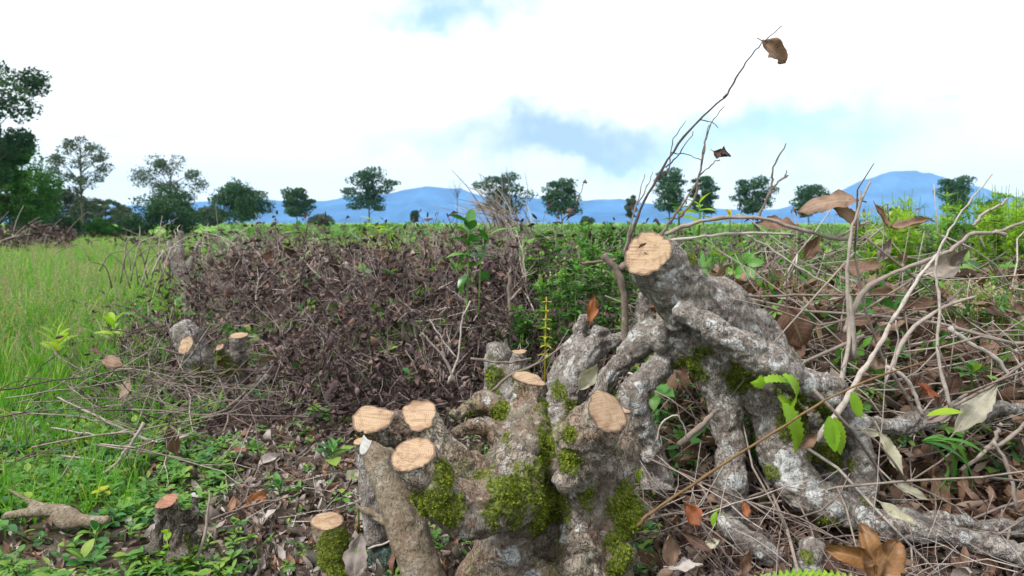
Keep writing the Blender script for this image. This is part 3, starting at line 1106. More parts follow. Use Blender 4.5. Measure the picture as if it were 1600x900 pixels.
# the big mossy stump in front
FRONT = [
    [(947, 642, 1.17, 39), (920, 674, 1.19, 48), (888, 725, 1.23, 50), (868, 790, 1.27, 50), (850, 870, 1.29, 66), (830, 980, 1.3, 90)],            # 0 big cut branch
    [(972, 642, 1.30, 14), (962, 690, 1.29, 36), (950, 760, 1.27, 44), (940, 840, 1.25, 54), (925, 920, 1.25, 66), (910, 1000, 1.27, 80)],          # 1 right column
    [(827, 592, 1.29, 28), (827, 630, 1.28, 32), (822, 680, 1.23, 40), (808, 730, 1.19, 48), (785, 775, 1.17, 52)],                                 # 2 upright
    [(645, 712, 1.08, 37), (670, 745, 1.09, 43), (700, 780, 1.10, 48), (745, 792, 1.12, 50), (790, 775, 1.16, 54), (815, 790, 1.23, 50)],           # 3 lower bowl
    [(656, 648, 1.175, 25), (674, 684, 1.17, 27), (700, 718, 1.165, 34), (735, 748, 1.17, 44)],                                                     # 4 upper left
    [(585, 655, 1.205, 27), (613, 671, 1.215, 27), (648, 697, 1.225, 28), (690, 722, 1.22, 32), (730, 750, 1.2, 40)],                               # 5 leftmost
    [(800, 665, 1.27, 22), (780, 636, 1.29, 24), (752, 628, 1.29, 20), (724, 640, 1.27, 13), (703, 655, 1.25, 10)],                                 # 6 dead ring
    [(800, 700, 1.24, 26), (775, 676, 1.24, 22), (745, 668, 1.24, 13), (712, 680, 1.22, 12), (705, 705, 1.2, 13)],                                  # 7 inner ring
    [(840, 800, 1.28, 46), (800, 855, 1.25, 50), (765, 920, 1.23, 62), (740, 990, 1.22, 70)],                                                       # 8 red base
    [(900, 790, 1.22, 30), (905, 850, 1.2, 42), (910, 930, 1.2, 56)],
    [(800, 660, 1.26, 28), (800, 720, 1.22, 40), (775, 755, 1.18, 46)],
    [(860, 880, 1.22, 40), (830, 930, 1.2, 60), (820, 1000, 1.2, 80)],
]
make_stump('pruned_stump', 'big gnarled mossy tea stump with several pale sawn faces around a hollow', 'stump', FRONT, M_BARK_FRONT,
           cuts=[(0, (.48, -.56, .56), None), (1, (.15, -.1, 1), None), (2, (.2, -.15, .97), None), (3, (-.21, -.46, .83), None), (4, (-.12, -.55, .83), None), (5, (-.2, -.59, .71), None)],
           moss=[(690, 790, 1.07, 30), (660, 790, 1.07, 22), (700, 745, 1.06, 20), (790, 770, 1.14, 36), (825, 755, 1.17, 30), (850, 690, 1.22, 22), (845, 640, 1.27, 15), (835, 720, 1.2, 22), (860, 655, 1.27, 22),
                 (850, 790, 1.2, 32), (850, 830, 1.2, 26), (925, 780, 1.2, 20), (982, 790, 1.21, 28), (985, 830, 1.21, 20), (970, 860, 1.17, 22), (875, 640, 1.19, 14), (890, 680, 1.16, 13), (640, 700, 1.22, 12),
                 (890, 720, 1.16, 16), (700, 668, 1.2, 10), (970, 890, 1.17, 20), (780, 640, 1.28, 14), (735, 655, 1.27, 10), (800, 700, 1.2, 16)],
           lichen=[(845, 640, 1.2, 4), (808, 640, 1.26, 15), (805, 620, 1.28, 12), (895, 780, 1.17, 24), (905, 825, 1.16, 15), (905, 850, 1.15, 10), (870, 750, 1.17, 12), (725, 825, 1.1, 22), (765, 845, 1.18, 14), (875, 835, 1.18, 18),
                   (690, 835, 1.1, 14), (800, 880, 1.17, 28), (830, 900, 1.17, 20), (762, 627, 1.27, 8)],
           knobs=[(625, 685, 1.18, 12), (888, 745, 1.17, 25), (930, 720, 1.2, 20), (985, 800, 1.24, 32), (745, 700, 1.24, 14), (970, 870, 1.2, 22)], voxel=0.0036, tuft=0.0038)

def cracks(root, n_face, marks):
    """dark drying cracks and a pith hole in a sawn face"""
    face = [c for c in root.children if c.name.startswith('cut_face')][n_face]
    for (cx, cy, L, wd, ang, sd_) in marks:
        rs = np.random.default_rng(sd_)
        up, lo = [], []
        for i in range(9):
            t = i / 8 - 0.5
            w = wd * (1 - (2 * t) ** 2) * (0.6 + 0.8 * rs.random()) + 0.0002
            off = wd * 0.8 * rs.normal() * 0.5
            up.append((t * L, off + w / 2, 0.0032))
            lo.append((t * L, off - w / 2, 0.0032))
        V = np.array(up + lo) @ np.array(Matrix.Rotation(ang, 3, 'Z')).T + np.array([cx, cy, 0])
        low = V - np.array([0, 0, 0.004])
        F = [(9 + i, 10 + i, i + 1, i) for i in range(8)] + [(i, i + 1, 19 + i, 18 + i) for i in range(8)] + [(10 + i, 9 + i, 27 + i, 28 + i) for i in range(8)]
        G = Geo()
        G.add(np.concatenate([V, low]), F)
        G.obj('crack', M_CRACK, face, smooth=False)


# the two leaning stems left of it, one object of their own
make_stump('coppiced_stump', 'smooth tan leaning stem left of the mossy stump with a pale oblique cut top', 'stump',
           [[(573, 688, 1.29, 21), (598, 725, 1.27, 27), (628, 800, 1.23, 33), (655, 880, 1.2, 36), (680, 990, 1.17, 40)], [(602, 725, 1.265, 18), (630, 712, 1.275, 14), (655, 705, 1.29, 12)]],
           M_BARK_TAN, cuts=[(0, (-.75, -.35, .55), M_CUT_WHITE)], moss=[(605, 715, 1.18, 14), (640, 720, 1.19, 12)], lichen=[(575, 700, 1.2, 10)], rough=0.45, voxel=0.004, tuft=0.004, density=0.5)
make_stump('coppiced_stump', 'thin grey upright stem behind the tan leaning stem', 'stump',
           [[(563, 690, 1.36, 13), (575, 730, 1.36, 19), (585, 790, 1.35, 21), (592, 850, 1.34, 23)]],
           M_BARK_TALL, cuts=[(0, (-.2, -.2, 1), None)], rough=0.5, voxel=0.004, density=0)

# the tall leaning stump
TALL = [
    [(1010, 396, 1.42, 39), (1035, 420, 1.45, 44), (1062, 450, 1.48, 49), (1095, 490, 1.52, 54), (1125, 520, 1.54, 52)],                                  # 0 top
    [(1095, 465, 1.53, 40), (1140, 490, 1.56, 44), (1190, 540, 1.58, 38), (1235, 590, 1.58, 34), (1260, 640, 1.57, 36), (1250, 700, 1.55, 30)],          # 1 back limb
    [(1058, 482, 1.42, 12), (1085, 492, 1.41, 19), (1130, 522, 1.40, 25), (1190, 560, 1.40, 28), (1245, 592, 1.42, 30), (1295, 615, 1.45, 32), (1320, 640, 1.5, 22)],  # 2 front limb
    [(1080, 510, 1.50, 44), (1108, 560, 1.50, 39), (1128, 620, 1.49, 29), (1138, 690, 1.48, 25), (1144, 750, 1.46, 27), (1150, 820, 1.46, 32)],            # 3 left leg
    [(1125, 530, 1.53, 50), (1184, 600, 1.52, 46), (1216, 660, 1.49, 40), (1226, 725, 1.45, 39), (1255, 768, 1.42, 38), (1320, 797, 1.40, 30), (1390, 822, 1.37, 28), (1460, 833, 1.35, 20), (1530, 848, 1.33, 18), (1640, 885, 1.3, 18)],  # 4 main leg
    [(1380, 815, 1.4, 22), (1440, 812, 1.42, 16), (1500, 818, 1.42, 17), (1560, 825, 1.41, 17), (1640, 815, 1.4, 19)],                                   # 5 upper log
    [(1075, 520, 1.53, 33), (1045, 560, 1.52, 23), (1010, 590, 1.50, 24), (988, 618, 1.48, 25), (1002, 665, 1.48, 21), (1018, 705, 1.5, 25), (1030, 760, 1.5, 30)],   # 6 elbow root
    [(1003, 455, 1.60, 11), (1005, 495, 1.60, 14), (1002, 532, 1.58, 26), (978, 562, 1.56, 22), (950, 592, 1.55, 18), (930, 625, 1.54, 17)],              # 7 small upright
    [(1295, 625, 1.5, 24), (1330, 660, 1.5, 24), (1390, 665, 1.5, 15), (1450, 655, 1.52, 16), (1530, 638, 1.54, 15), (1600, 640, 1.58, 12)],                  # 8 upper right limb
    [(1002, 530, 1.58, 24), (1040, 520, 1.56, 26), (1080, 510, 1.53, 36)],
    [(1330, 655, 1.5, 22), (1345, 710, 1.48, 24), (1350, 760, 1.46, 22), (1345, 800, 1.44, 24)],
    [(1260, 640, 1.57, 40), (1290, 700, 1.55, 38), (1320, 760, 1.53, 40), (1340, 830, 1.5, 50)],
    [(1300, 770, 1.56, 20), (1370, 775, 1.52, 18), (1420, 800, 1.48, 17)],
    [(1270, 850, 1.33, 22), (1262, 880, 1.30, 26), (1255, 930, 1.28, 30)],
]
tall_stump = make_stump('pruned_stump', 'tall grey tea stump leaning left, one large sawn face on top and spreading roots', 'stump', TALL, M_BARK_TALL,
           cuts=[(0, (-.54, -.73, .54), None)],
           moss=[(1075, 405, 1.48, 18), (1090, 430, 1.48, 10), (1235, 620, 1.42, 20), (1255, 640, 1.46, 24), (1240, 660, 1.45, 22), (1080, 575, 1.48, 20), (1270, 700, 1.48, 26), (1300, 720, 1.48, 22), (1150, 590, 1.48, 22),
                 (1160, 560, 1.47, 20), (1230, 560, 1.55, 10), (1290, 650, 1.46, 18), (1200, 740, 1.42, 12), (1090, 545, 1.49, 18), (1350, 790, 1.46, 16), (1280, 815, 1.42, 22), (1330, 835, 1.4, 18), (1260, 870, 1.3, 10)],
           lichen=[(1120, 465, 1.47, 9), (1040, 430, 1.42, 18), (1150, 535, 1.37, 12), (1110, 505, 1.37, 12), (1210, 572, 1.37, 14), (1270, 605, 1.38, 22), (1230, 590, 1.38, 14), (1140, 700, 1.44, 16), (1150, 760, 1.42, 20), (1200, 630, 1.44, 14),
                   (1235, 745, 1.4, 28), (1225, 720, 1.4, 20), (1270, 770, 1.38, 22), (1310, 795, 1.37, 16), (1350, 810, 1.36, 18), (1390, 825, 1.34, 12), (1055, 470, 1.4, 12), (1380, 660, 1.46, 14), (1010, 680, 1.45, 10), (1000, 640, 1.45, 14), (1520, 845, 1.3, 18),
                   (1000, 605, 1.47, 16), (960, 590, 1.53, 14), (1500, 820, 1.38, 10), (1300, 625, 1.42, 14), (1345, 665, 1.46, 18)],
           knobs=[(1060, 500, 1.46, 22), (1030, 530, 1.5, 22), (1095, 480, 1.46, 22), (1320, 620, 1.47, 14), (1120, 455, 1.5, 18), (1000, 615, 1.48, 10), (1015, 715, 1.47, 16)], voxel=0.004, tuft=0.004,
           origin=(0.55, 1.5, 0), density=0.8)

cracks(tall_stump, 0, [(-0.014, 0.017, 0.017, 0.0045, 0.5, 1), (-0.002, 0.0, 0.008, 0.0011, -0.6, 2)])
make_stump('pruned_stump', 'small forked grey stump with rough broken tops between the two big stumps', 'stump',
           [[(915, 492, 1.66, 12), (902, 530, 1.66, 15), (885, 570, 1.66, 20), (870, 610, 1.65, 26)], [(940, 512, 1.62, 17), (925, 545, 1.62, 20), (900, 580, 1.62, 23), (885, 620, 1.62, 30), (880, 680, 1.6, 30)],
            [(990, 522, 1.6, 8), (960, 532, 1.61, 11), (930, 548, 1.62, 14)]], M_BARK_TALL, moss=[(875, 610, 1.6, 12), (895, 640, 1.55, 14)], lichen=[(910, 600, 1.56, 10), (915, 585, 1.57, 9)], voxel=0.0045, density=0.5)
make_stump('pruned_stump', 'mossy grey slab stump with a stepped pale cut behind the mossy stump', 'stump',
           [[(776, 533, 2.02, 19), (778, 570, 2.0, 24), (785, 620, 2.0, 32), (788, 690, 2.0, 34)], [(812, 550, 1.95, 14), (811, 580, 1.95, 18), (806, 640, 1.96, 24)]],
           M_BARK_TALL, cuts=[(1, (0, -.12, 1), None)], moss=[(765, 560, 1.94, 12), (770, 590, 1.94, 16), (815, 590, 1.92, 14), (765, 620, 1.94, 14)], voxel=0.005, density=0.6)
make_stump('pruned_stump', 'short mossy peg stump with a pale flat top in the leaf litter', 'stump',
           [[(510, 814, 1.2, 24), (515, 840, 1.2, 26), (525, 880, 1.2, 29), (535, 950, 1.2, 32)]], M_BARK_TAN, cuts=[(0, (.05, -.22, .97), None)],
           moss=[(528, 850, 1.17, 22), (520, 880, 1.17, 26), (535, 890, 1.18, 24), (508, 855, 1.17, 14)], rough=0.5, voxel=0.0035, tuft=0.0035, density=0.7)
make_stump('rotten_stump', 'dark rotten stump crusted with teal lichen behind the tan leaning stem', 'stump',
           [[(625, 838, 1.36, 30), (612, 870, 1.36, 44), (605, 910, 1.36, 50), (600, 960, 1.36, 55)]], M_TEAL, lichen=[], voxel=0.005, rough=1.4, density=0)
make_stump('rotten_stump', 'small split rotten stump with a reddish cut top among the low green weeds', 'stump',
           [[(260, 785, 1.34, 24), (262, 815, 1.34, 25), (258, 860, 1.34, 27), (255, 930, 1.34, 30)], [(304, 775, 1.36, 9), (302, 800, 1.36, 12), (294, 850, 1.36, 18), (285, 910, 1.34, 24)],
            [(285, 812, 1.3, 15), (283, 850, 1.3, 21), (275, 890, 1.29, 21), (268, 940, 1.29, 20)], [(232, 850, 1.33, 8), (226, 880, 1.32, 9), (220, 930, 1.3, 10)]],
           M_BARK_DARK, cuts=[(0, (-.1, -.25, .97), M_CUT_RED), (1, (.35, -.3, .9), M_CUT_WHITE)], moss=[(308, 845, 1.32, 16), (300, 870, 1.3, 14)], lichen=[(276, 818, 1.28, 12), (303, 790, 1.34, 14), (300, 810, 1.34, 12)], rough=1.3, voxel=0.004, density=0.4)
make_stump('pruned_stump', 'weathered stump with small round sawn stubs at the edge of the grass path', 'stump',
           [[(290, 539, 2.5, 13), (300, 565, 2.52, 14), (318, 595, 2.55, 16), (330, 640, 2.6, 20)], [(373, 524, 2.55, 16), (372, 550, 2.56, 17), (366, 590, 2.58, 22), (350, 640, 2.6, 26)],
            [(344, 542, 2.48, 8), (348, 565, 2.53, 11), (350, 610, 2.6, 18)], [(284, 505, 2.62, 16), (296, 530, 2.62, 24), (312, 570, 2.62, 22), (335, 630, 2.62, 22)], [(445, 540, 2.6, 9), (420, 580, 2.58, 13), (395, 615, 2.58, 14), (360, 640, 2.6, 18)]],
           M_BARK_TALL, cuts=[(0, (-.25, -.78, .57), None), (1, (0, -.2, .97), None), (2, (-.4, -.7, .5), None)], moss=[(318, 580, 2.48, 16), (325, 600, 2.48, 16), (350, 580, 2.5, 16), (385, 570, 2.5, 14), (345, 560, 2.5, 10)],
           lichen=[(420, 580, 2.52, 12)], voxel=0.007, rough=1.3, tuft=0.008, density=0.4)
make_stump('pruned_stump', 'bleached forked stump of pale stubs standing up from the brushwood beside the grass path', 'stump',
           [[(283, 360, 4.2, 5), (281, 390, 4.2, 6), (288, 425, 4.2, 8), (300, 480, 4.2, 10)], [(262, 375, 4.2, 4), (272, 400, 4.2, 6), (288, 430, 4.2, 8)], [(246, 395, 4.15, 4), (265, 412, 4.2, 6), (290, 440, 4.2, 8)], [(310, 380, 4.2, 4), (300, 410, 4.2, 6), (296, 450, 4.2, 8)]],
           M_BARK_TALL, voxel=0.007, rough=0.5, density=0)
make_stump('fallen_log', 'pale lichen tipped branch lying on the low weeds beside the red topped stump', 'log',
           [[(8, 806, 1.5, 7), (50, 800, 1.48, 9), (95, 798, 1.47, 11), (130, 814, 1.45, 11), (172, 812, 1.44, 7)], [(12, 764, 1.5, 2.5), (40, 780, 1.49, 4), (75, 795, 1.48, 6)], [(85, 803, 1.46, 9), (100, 818, 1.45, 9), (125, 816, 1.45, 9)]],
           M_BARK_TAN, lichen=[(168, 812, 1.42, 9)], voxel=0.0035, rough=0.2, density=0)
make_stump('fallen_log', 'grey log end with white lichen lying under the tall leaning stump', 'log',
           [[(1122, 806, 1.38, 17), (1145, 825, 1.36, 20), (1180, 850, 1.33, 22), (1225, 880, 1.31, 20)]], M_BARK_TALL, lichen=[(1130, 815, 1.34, 15), (1185, 870, 1.3, 8)], moss=[], voxel=0.004, density=0)
make_stump('fallen_log', 'thin mossy stick leaning from the litter to the tan stem', 'log',
           [[(555, 788, 1.32, 6), (575, 800, 1.3, 8), (605, 815, 1.28, 9), (640, 832, 1.25, 8)]], M_BARK_TAN, lichen=[(610, 815, 1.27, 10), (590, 810, 1.27, 6)], voxel=0.0035, rough=0.6, density=0)


# ------------------------------------------------------------------ twigs, leaves and weeds: prototypes
def twig_proto(seed, segs=6, forks=3, sides=4, r=0.006, bend=0.35):
    """a crooked dead branch of unit length lying along +X"""
    rs = np.random.default_rng(seed)
    G = Geo()

    def grow(p, d, L, r0, r1, n, lev):
        P = [np.array(p)]
        d = np.array(d, float)
        for i in range(n):
            d = d + rs.normal(size=3) * bend * np.array([0.5, 1, 0.8]) * (0.5 if lev == 0 else 0.8)
            d /= np.linalg.norm(d)
            P.append(P[-1] + d * L / n)
        V, F = tube(np.array(P), np.linspace(r0, r1, n + 1), sides, True)
        G.add(V, F, 0.06 * rs.random())
        return P

    P = grow((-0.5, 0, 0), (1, 0, 0), 1.0, r, r * 0.45, segs, 0)
    for k in range(forks):
        i = rs.integers(1, segs)
        d = np.array([0.7, 0, 0]) + rs.normal(size=3) * 0.6
        sub = grow(P[i], d / np.linalg.norm(d), 0.2 + 0.35 * rs.random(), r * 0.62, r * 0.28, 3, 1)
        if rs.random() < 0.5:
            d = np.array([0.5, 0, 0]) + rs.normal(size=3) * 0.7
            grow(sub[2], d / np.linalg.norm(d), 0.15, r * 0.4, r * 0.2, 2, 1)
    return G


def dead_proto(seed, L=1.0):
    rs = np.random.default_rng(seed)
    kind = seed % 4
    V, F, UV = leaf(L, 0.42 + 0.12 * rs.random(), 6, 2, curl=[0.9, 2.4, -1.2, 3.4][kind] * (0.7 + 0.6 * rs.random()), roll=[1.2, 0.8, 1.7, 2.3][kind], fold=0.15, crump=0.075, seed=seed, stalk=0.22, twist=1.2 * (rs.random() - 0.5), ragged=0.35)
    V = V - V.mean(axis=0)
    G = Geo()
    G.add(V, F, 0, UV)
    return G


def crumple_proto(seed):
    rs = np.random.default_rng(seed)
    V, F, UV = leaf(1.0, 0.36, 4, 1, curl=2.0 * rs.random() + 0.4, roll=1.6, fold=0.3, crump=0.11, seed=seed, twist=2.0 * (rs.random() - 0.5), ragged=0.4)
    V = V - V.mean(axis=0)
    G = Geo()
    G.add(V, F, 0, UV)
    return G


def weed_proto(seed, n=6, shape='round', up=0.6):
    """low leafy weed, one joined tuft, about one unit across"""
    rs = np.random.default_rng(seed)
    G = Geo()
    for i in range(n):
        a = i * 2.4 + rs.random() * 0.7
        L = 0.3 + 0.22 * rs.random()
        V, F, UV = leaf(L, L * (0.62 if shape == 'round' else 0.34), 3, 1, curl=-0.9 * rs.random(), fold=0.25, seed=seed * 9 + i)
        el = (0.15 + 0.7 * rs.random()) * up
        M = np.array(Matrix.Rotation(a, 3, 'Z') @ Matrix.Rotation(el, 3, 'X'))
        h = 0.1 + 0.42 * rs.random() * up
        V = V @ M.T + np.array([math.cos(a + 1.57) * 0.05, math.sin(a + 1.57) * 0.05, h])
        G.add(V, F, 0.3 * rs.random(), UV)
    V, F = tube(np.array([(0, 0, -0.1), (0.02, 0.01, 0.25), (0, 0, 0.45 * up)]), [0.016, 0.014, 0.008], 3, False)
    G.add(V, F, 0.5)
    return G


def grass_proto(seed, n=12, spread=0.25, hgt=1.0, wid=0.012):
    rs = np.random.default_rng(seed)
    G = Geo()
    for i in range(n):
        a = rs.random() * 6.28
        out = np.array([math.cos(a), math.sin(a), 0])
        sd_ = np.array([-out[1], out[0], 0]) * wid * (0.6 + 0.8 * rs.random())
        b = out * spread * rs.random() * 0.5
        H = hgt * (0.45 + 0.55 * rs.random())
        bend = 0.15 + 0.5 * rs.random()
        V, UV = [], []
        for k, t in enumerate((0, 0.4, 0.75, 1)):
            c = b + out * bend * H * t * t + np.array([0, 0, H * (t - 0.22 * bend * t * t)])
            w = (1, 0.9, 0.55, 0.08)[k]
            V += [c - sd_ * w, c + sd_ * w]
            UV += [(0.2, t), (0.8, t)]
        G.add(V, [(0, 1, 3, 2), (2, 3, 5, 4), (4, 5, 7, 6)], 0.3 * rs.random(), UV)
    return G


def seed_proto(seed):
    """an airy grass panicle on a thin stalk"""
    rs = np.random.default_rng(seed)
    G = Geo()
    V, F = tube(catmull([(0, 0, 0), (0.02, 0, 0.5), (0.09, 0.02, 1.0)], 2), np.linspace(0.004, 0.002, 5), 3, False)
    G.add(V, F, 0.1)
    for i in range(26):
        t = 0.55 + 0.45 * rs.random()
        c = np.array([0.09 * t * t, 0.02 * t, t]) + rs.normal(size=3) * 0.05 * (1.2 - t) * np.array([2, 2, 0.6])
        k = KITE[0] * 0.022 @ np.array(Matrix.Rotation(rs.random() * 6, 3, 'X') @ Matrix.Rotation(rs.random() * 6, 3, 'Y'))
        G.add(k + c, [(0, 1, 2, 3)], 0.4 * rs.random(), KITE[4])
    return G


TW = [twig_proto(k, 6, 3 + k % 3, 4) for k in range(16)]
TW_A = [g_.arrays() for g_ in TW]
TW_LOW = [twig_proto(40 + k, 4, 2 + k % 2, 3).arrays() for k in range(12)]
DL = [dead_proto(k) for k in range(12)]
CR_A = [crumple_proto(k).arrays() for k in range(10)]
WD_A = [weed_proto(k, 6, 'round' if k % 2 else 'long').arrays() for k in range(10)]
GR_A = [grass_proto(k).arrays() for k in range(8)]
SEED_A = [seed_proto(k).arrays() for k in range(4)]


PRUNE = []
for k in range(10):
    rs_ = np.random.default_rng(300 + k)
    ga_, gb_ = Geo(), Geo()
    P_ = [np.array([0.0, 0, 0])]
    d_ = np.array([1.0, 0, 0])
    for i in range(5):
        d_ = d_ + rs_.normal(size=3) * 0.25
        d_ /= np.linalg.norm(d_)
        P_.append(P_[-1] + d_ * 0.2)
    V_, F_ = tube(np.array(P_), np.linspace(0.013, 0.005, 6), 3, False)
    ga_.add(V_, F_)
    for i in range(9):
        p_ = P_[1 + i % 5]
        a_ = rs_.normal(size=3)
        a_ /= np.linalg.norm(a_)
        if i < 6:
            V_, F_ = tube(np.array([p_, p_ + 0.13 * (a_ + d_), p_ + 0.22 * (1.2 * d_ + a_)]), [0.007, 0.005, 0.003], 3, False)
            ga_.add(V_, F_, 0.1)
            p_ = V_[-1]
        L_ = 0.09 + 0.13 * rs_.random()
        V_, F_, U_ = leaf(L_, L_ * 0.4, 4, 1, 1.2 + 2 * rs_.random(), 1.6, 0.3, crump=0.1, seed=900 + k * 9 + i, twist=2 * (rs_.random() - 0.5), ragged=0.4)
        gb_.add(V_ @ rotm(rs_.normal() * 0.8 - 0.6, rs_.random() * 6, rs_.random() * 6).T + p_, F_, 0.25 * rs_.random(), U_)
    PRUNE.append((ga_.arrays(), gb_.arrays()))


# ------------------------------------------------------------------ brushwood field
def build_brush():
    rs = np.random.default_rng(3)
    pos_t, pos_l = [], []
    # density falls with distance, piece size grows beyond the near rows
    def place(n, y0, y1, xw):
        out = []
        while len(out) < n:
            y = y0 + (y1 - y0) * rs.random() ** 1.5
            x = (-1.0 + (1 + xw) * rs.random()) * (0.62 * y + 1.0)
            if x < edge_x(y) - 0.1 and rs.random() < 0.97:
                continue
            h = brush_h(x, y)
            if h < 0.03 * rs.random():
                continue
            if x > 0.25 and y < 3.3 and rs.random() < 0.75 * sst(0.1, 0.45, x - 0.1 + 0.3 * noise.noise(Vector((x * 3, y * 3, 2)))):
                continue
            out.append((x, y, h))
        return out

    def emit(n, y0, y1, protos, lo, hi, tilt, mat, name, kmin, kmax, tint_h=0.0, xw=1.0, frac=1.0, inside=0.15):
        P = place(n, y0, y1, xw)
        Ms, T = [], []
        for x, y, h in P:
            g0 = gz(x, y)
            z = g0 + h * 0.65 * (inside + (1 - inside) * rs.random() ** 0.7) * frac
            far = 1 + 0.06 * max(0, y - 4)
            s = (lo + (hi - lo) * rs.random() ** 1.6) * far
            M = np.eye(4)
            M[:3, :3] = rotm(rs.normal() * 1.5, rs.normal() * tilt, rs.random() * 6.28) * s
            M[:3, 3] = (x, y, z)
            Ms.append(M)
            cl = 0.5 + 0.5 * noise.noise(Vector((x * 1.6, y * 1.2, 9)))
            T.append(kmin + (kmax - kmin) * (0.45 * rs.random() + 0.4 * cl + 0.15 * (z - g0) / (h + 0.05)))
        o = scatter(name, protos, rs.integers(0, len(protos), n), Ms, T, mat)
        tag(o, kind='stuff')
        return o

    emit(7500, 2.2, 5.5, TW_LOW, 0.06, 0.24, 0.8, M_TWIG_DARK, 'brushwood', 0.15, 1.0, inside=0.5)
    emit(5000, 5.0, 26, TW_LOW, 0.1, 0.28, 0.8, M_TWIG_DARK, 'brushwood', 0.2, 1.0, inside=0.5)
    emit(13000, 2.2, 6.0, CR_A, 0.02, 0.065, 1.0, M_BRUSH, 'brush_leaves', 0.0, 0.98)
    emit(9000, 5.5, 28, CR_A, 0.04, 0.085, 1.0, M_BRUSH, 'brush_leaves', 0.05, 1.0)
    emit(900, 2.1, 7, WD_A, 0.05, 0.11, 0.3, M_GREEN, 'weeds', 0.0, 0.9, frac=1.1, inside=0.5)
    emit(3000, 4.5, 40, WD_A, 0.08, 0.17, 0.3, M_GREEN, 'weeds', 0.4, 0.99, frac=1.1, inside=0.8)
    # leafy prunings standing up out of the heap: bare wood and shrivelled leaves as two meshes on the same places
    def prunings(n, y0, y1, lo, hi, kmin, kmax):
        P = place(n, y0, y1, 1.0)
        Ms, Ta, Tb = [], [], []
        for x, y, h in P:
            if y < 2.85 and -1.15 < x < -0.72:
                continue
            if y > 4.5 and noise.noise(Vector((x * 0.8, y * 0.5, 8))) < -0.05:
                continue
            s_ = (lo + (hi - lo) * rs.random()) * (1 + 0.05 * max(0, y - 4))
            M = np.eye(4)
            M[:3, :3] = rotm(rs.random() * 6.28, -0.15 - (0.9 - 0.7 * sst(3.5, 6, y)) * rs.random(), rs.random() * 6.28) * s_
            M[:3, 3] = (x, y, min(gz(x, y) + h * 0.65 * (0.45 + 0.45 * rs.random()) - 0.11 * sst(3, 5.5, y), 0.57 - 0.85 * s_))
            Ms.append(M)
            Ta.append(0.3 + 0.69 * rs.random() ** 0.7)
            Tb.append(kmin + (kmax - kmin) * rs.random())
        idx = rs.integers(0, len(PRUNE), len(Ms))
        tag(scatter('brushwood', [p[0] for p in PRUNE], idx, Ms, Ta, M_TWIG_DARK), kind='stuff')
        tag(scatter('brush_leaves', [p[1] for p in PRUNE], idx, Ms, Tb, M_BRUSH), kind='stuff')
    prunings(3200, 2.25, 5.5, 0.13, 0.3, 0.0, 0.75)
    prunings(2600, 5.0, 22, 0.15, 0.28, 0.0, 0.75)
    # the paler heap at right
    def heap(n, protos, lo, hi, tilt, mat, name, zp, mind, maxd, seed, top=0.56):
        rs = np.random.default_rng(seed)
        Ms, T = [], []
        for k in range(n):
            d = mind + (maxd - mind) * rs.random()
            px = 1010 + 620 * rs.random()
            x = (px - 800) / FPX * d
            tp = top * sst(1.35, 2.0, d) * (0.75 + 0.35 * noise.noise(Vector((x * 1.5, d * 1.2, 4)))) * sst(1000, 1120, px + (d - 1.6) * 200)
            s_ = lo + (hi - lo) * rs.random()
            Ms.append(xf((x, d, 0.02 + tp * rs.random() ** zp), rs.random() * 6, tilt * rs.normal(), rs.random() * 6.28, s_))
            T.append(rs.random())
        tag(scatter(name, protos, rs.integers(0, len(protos), n), Ms, T, mat), kind='stuff')
    heap(1800, TW_LOW, 0.1, 0.34, 0.4, M_TWIG_PALE, 'brushwood', 0.9, 1.65, 3.2, 71)
    heap(400, TW_LOW, 0.06, 0.2, 0.5, M_TWIG_DARK, 'brushwood', 0.9, 1.2, 1.7, 75, 0.2)
    heap(2600, CR_A, 0.05, 0.115, 1.0, M_BROWN, 'brush_leaves', 0.9, 1.45, 3.2, 72)
    heap(3000, CR_A, 0.035, 0.09, 1.0, M_DEAD, 'brush_leaves', 1.2, 1.3, 3.0, 73)
    heap(900, WD_A, 0.05, 0.12, 0.3, M_GREEN, 'weeds', 0.7, 1.6, 3.6, 74, 0.6)


build_brush()


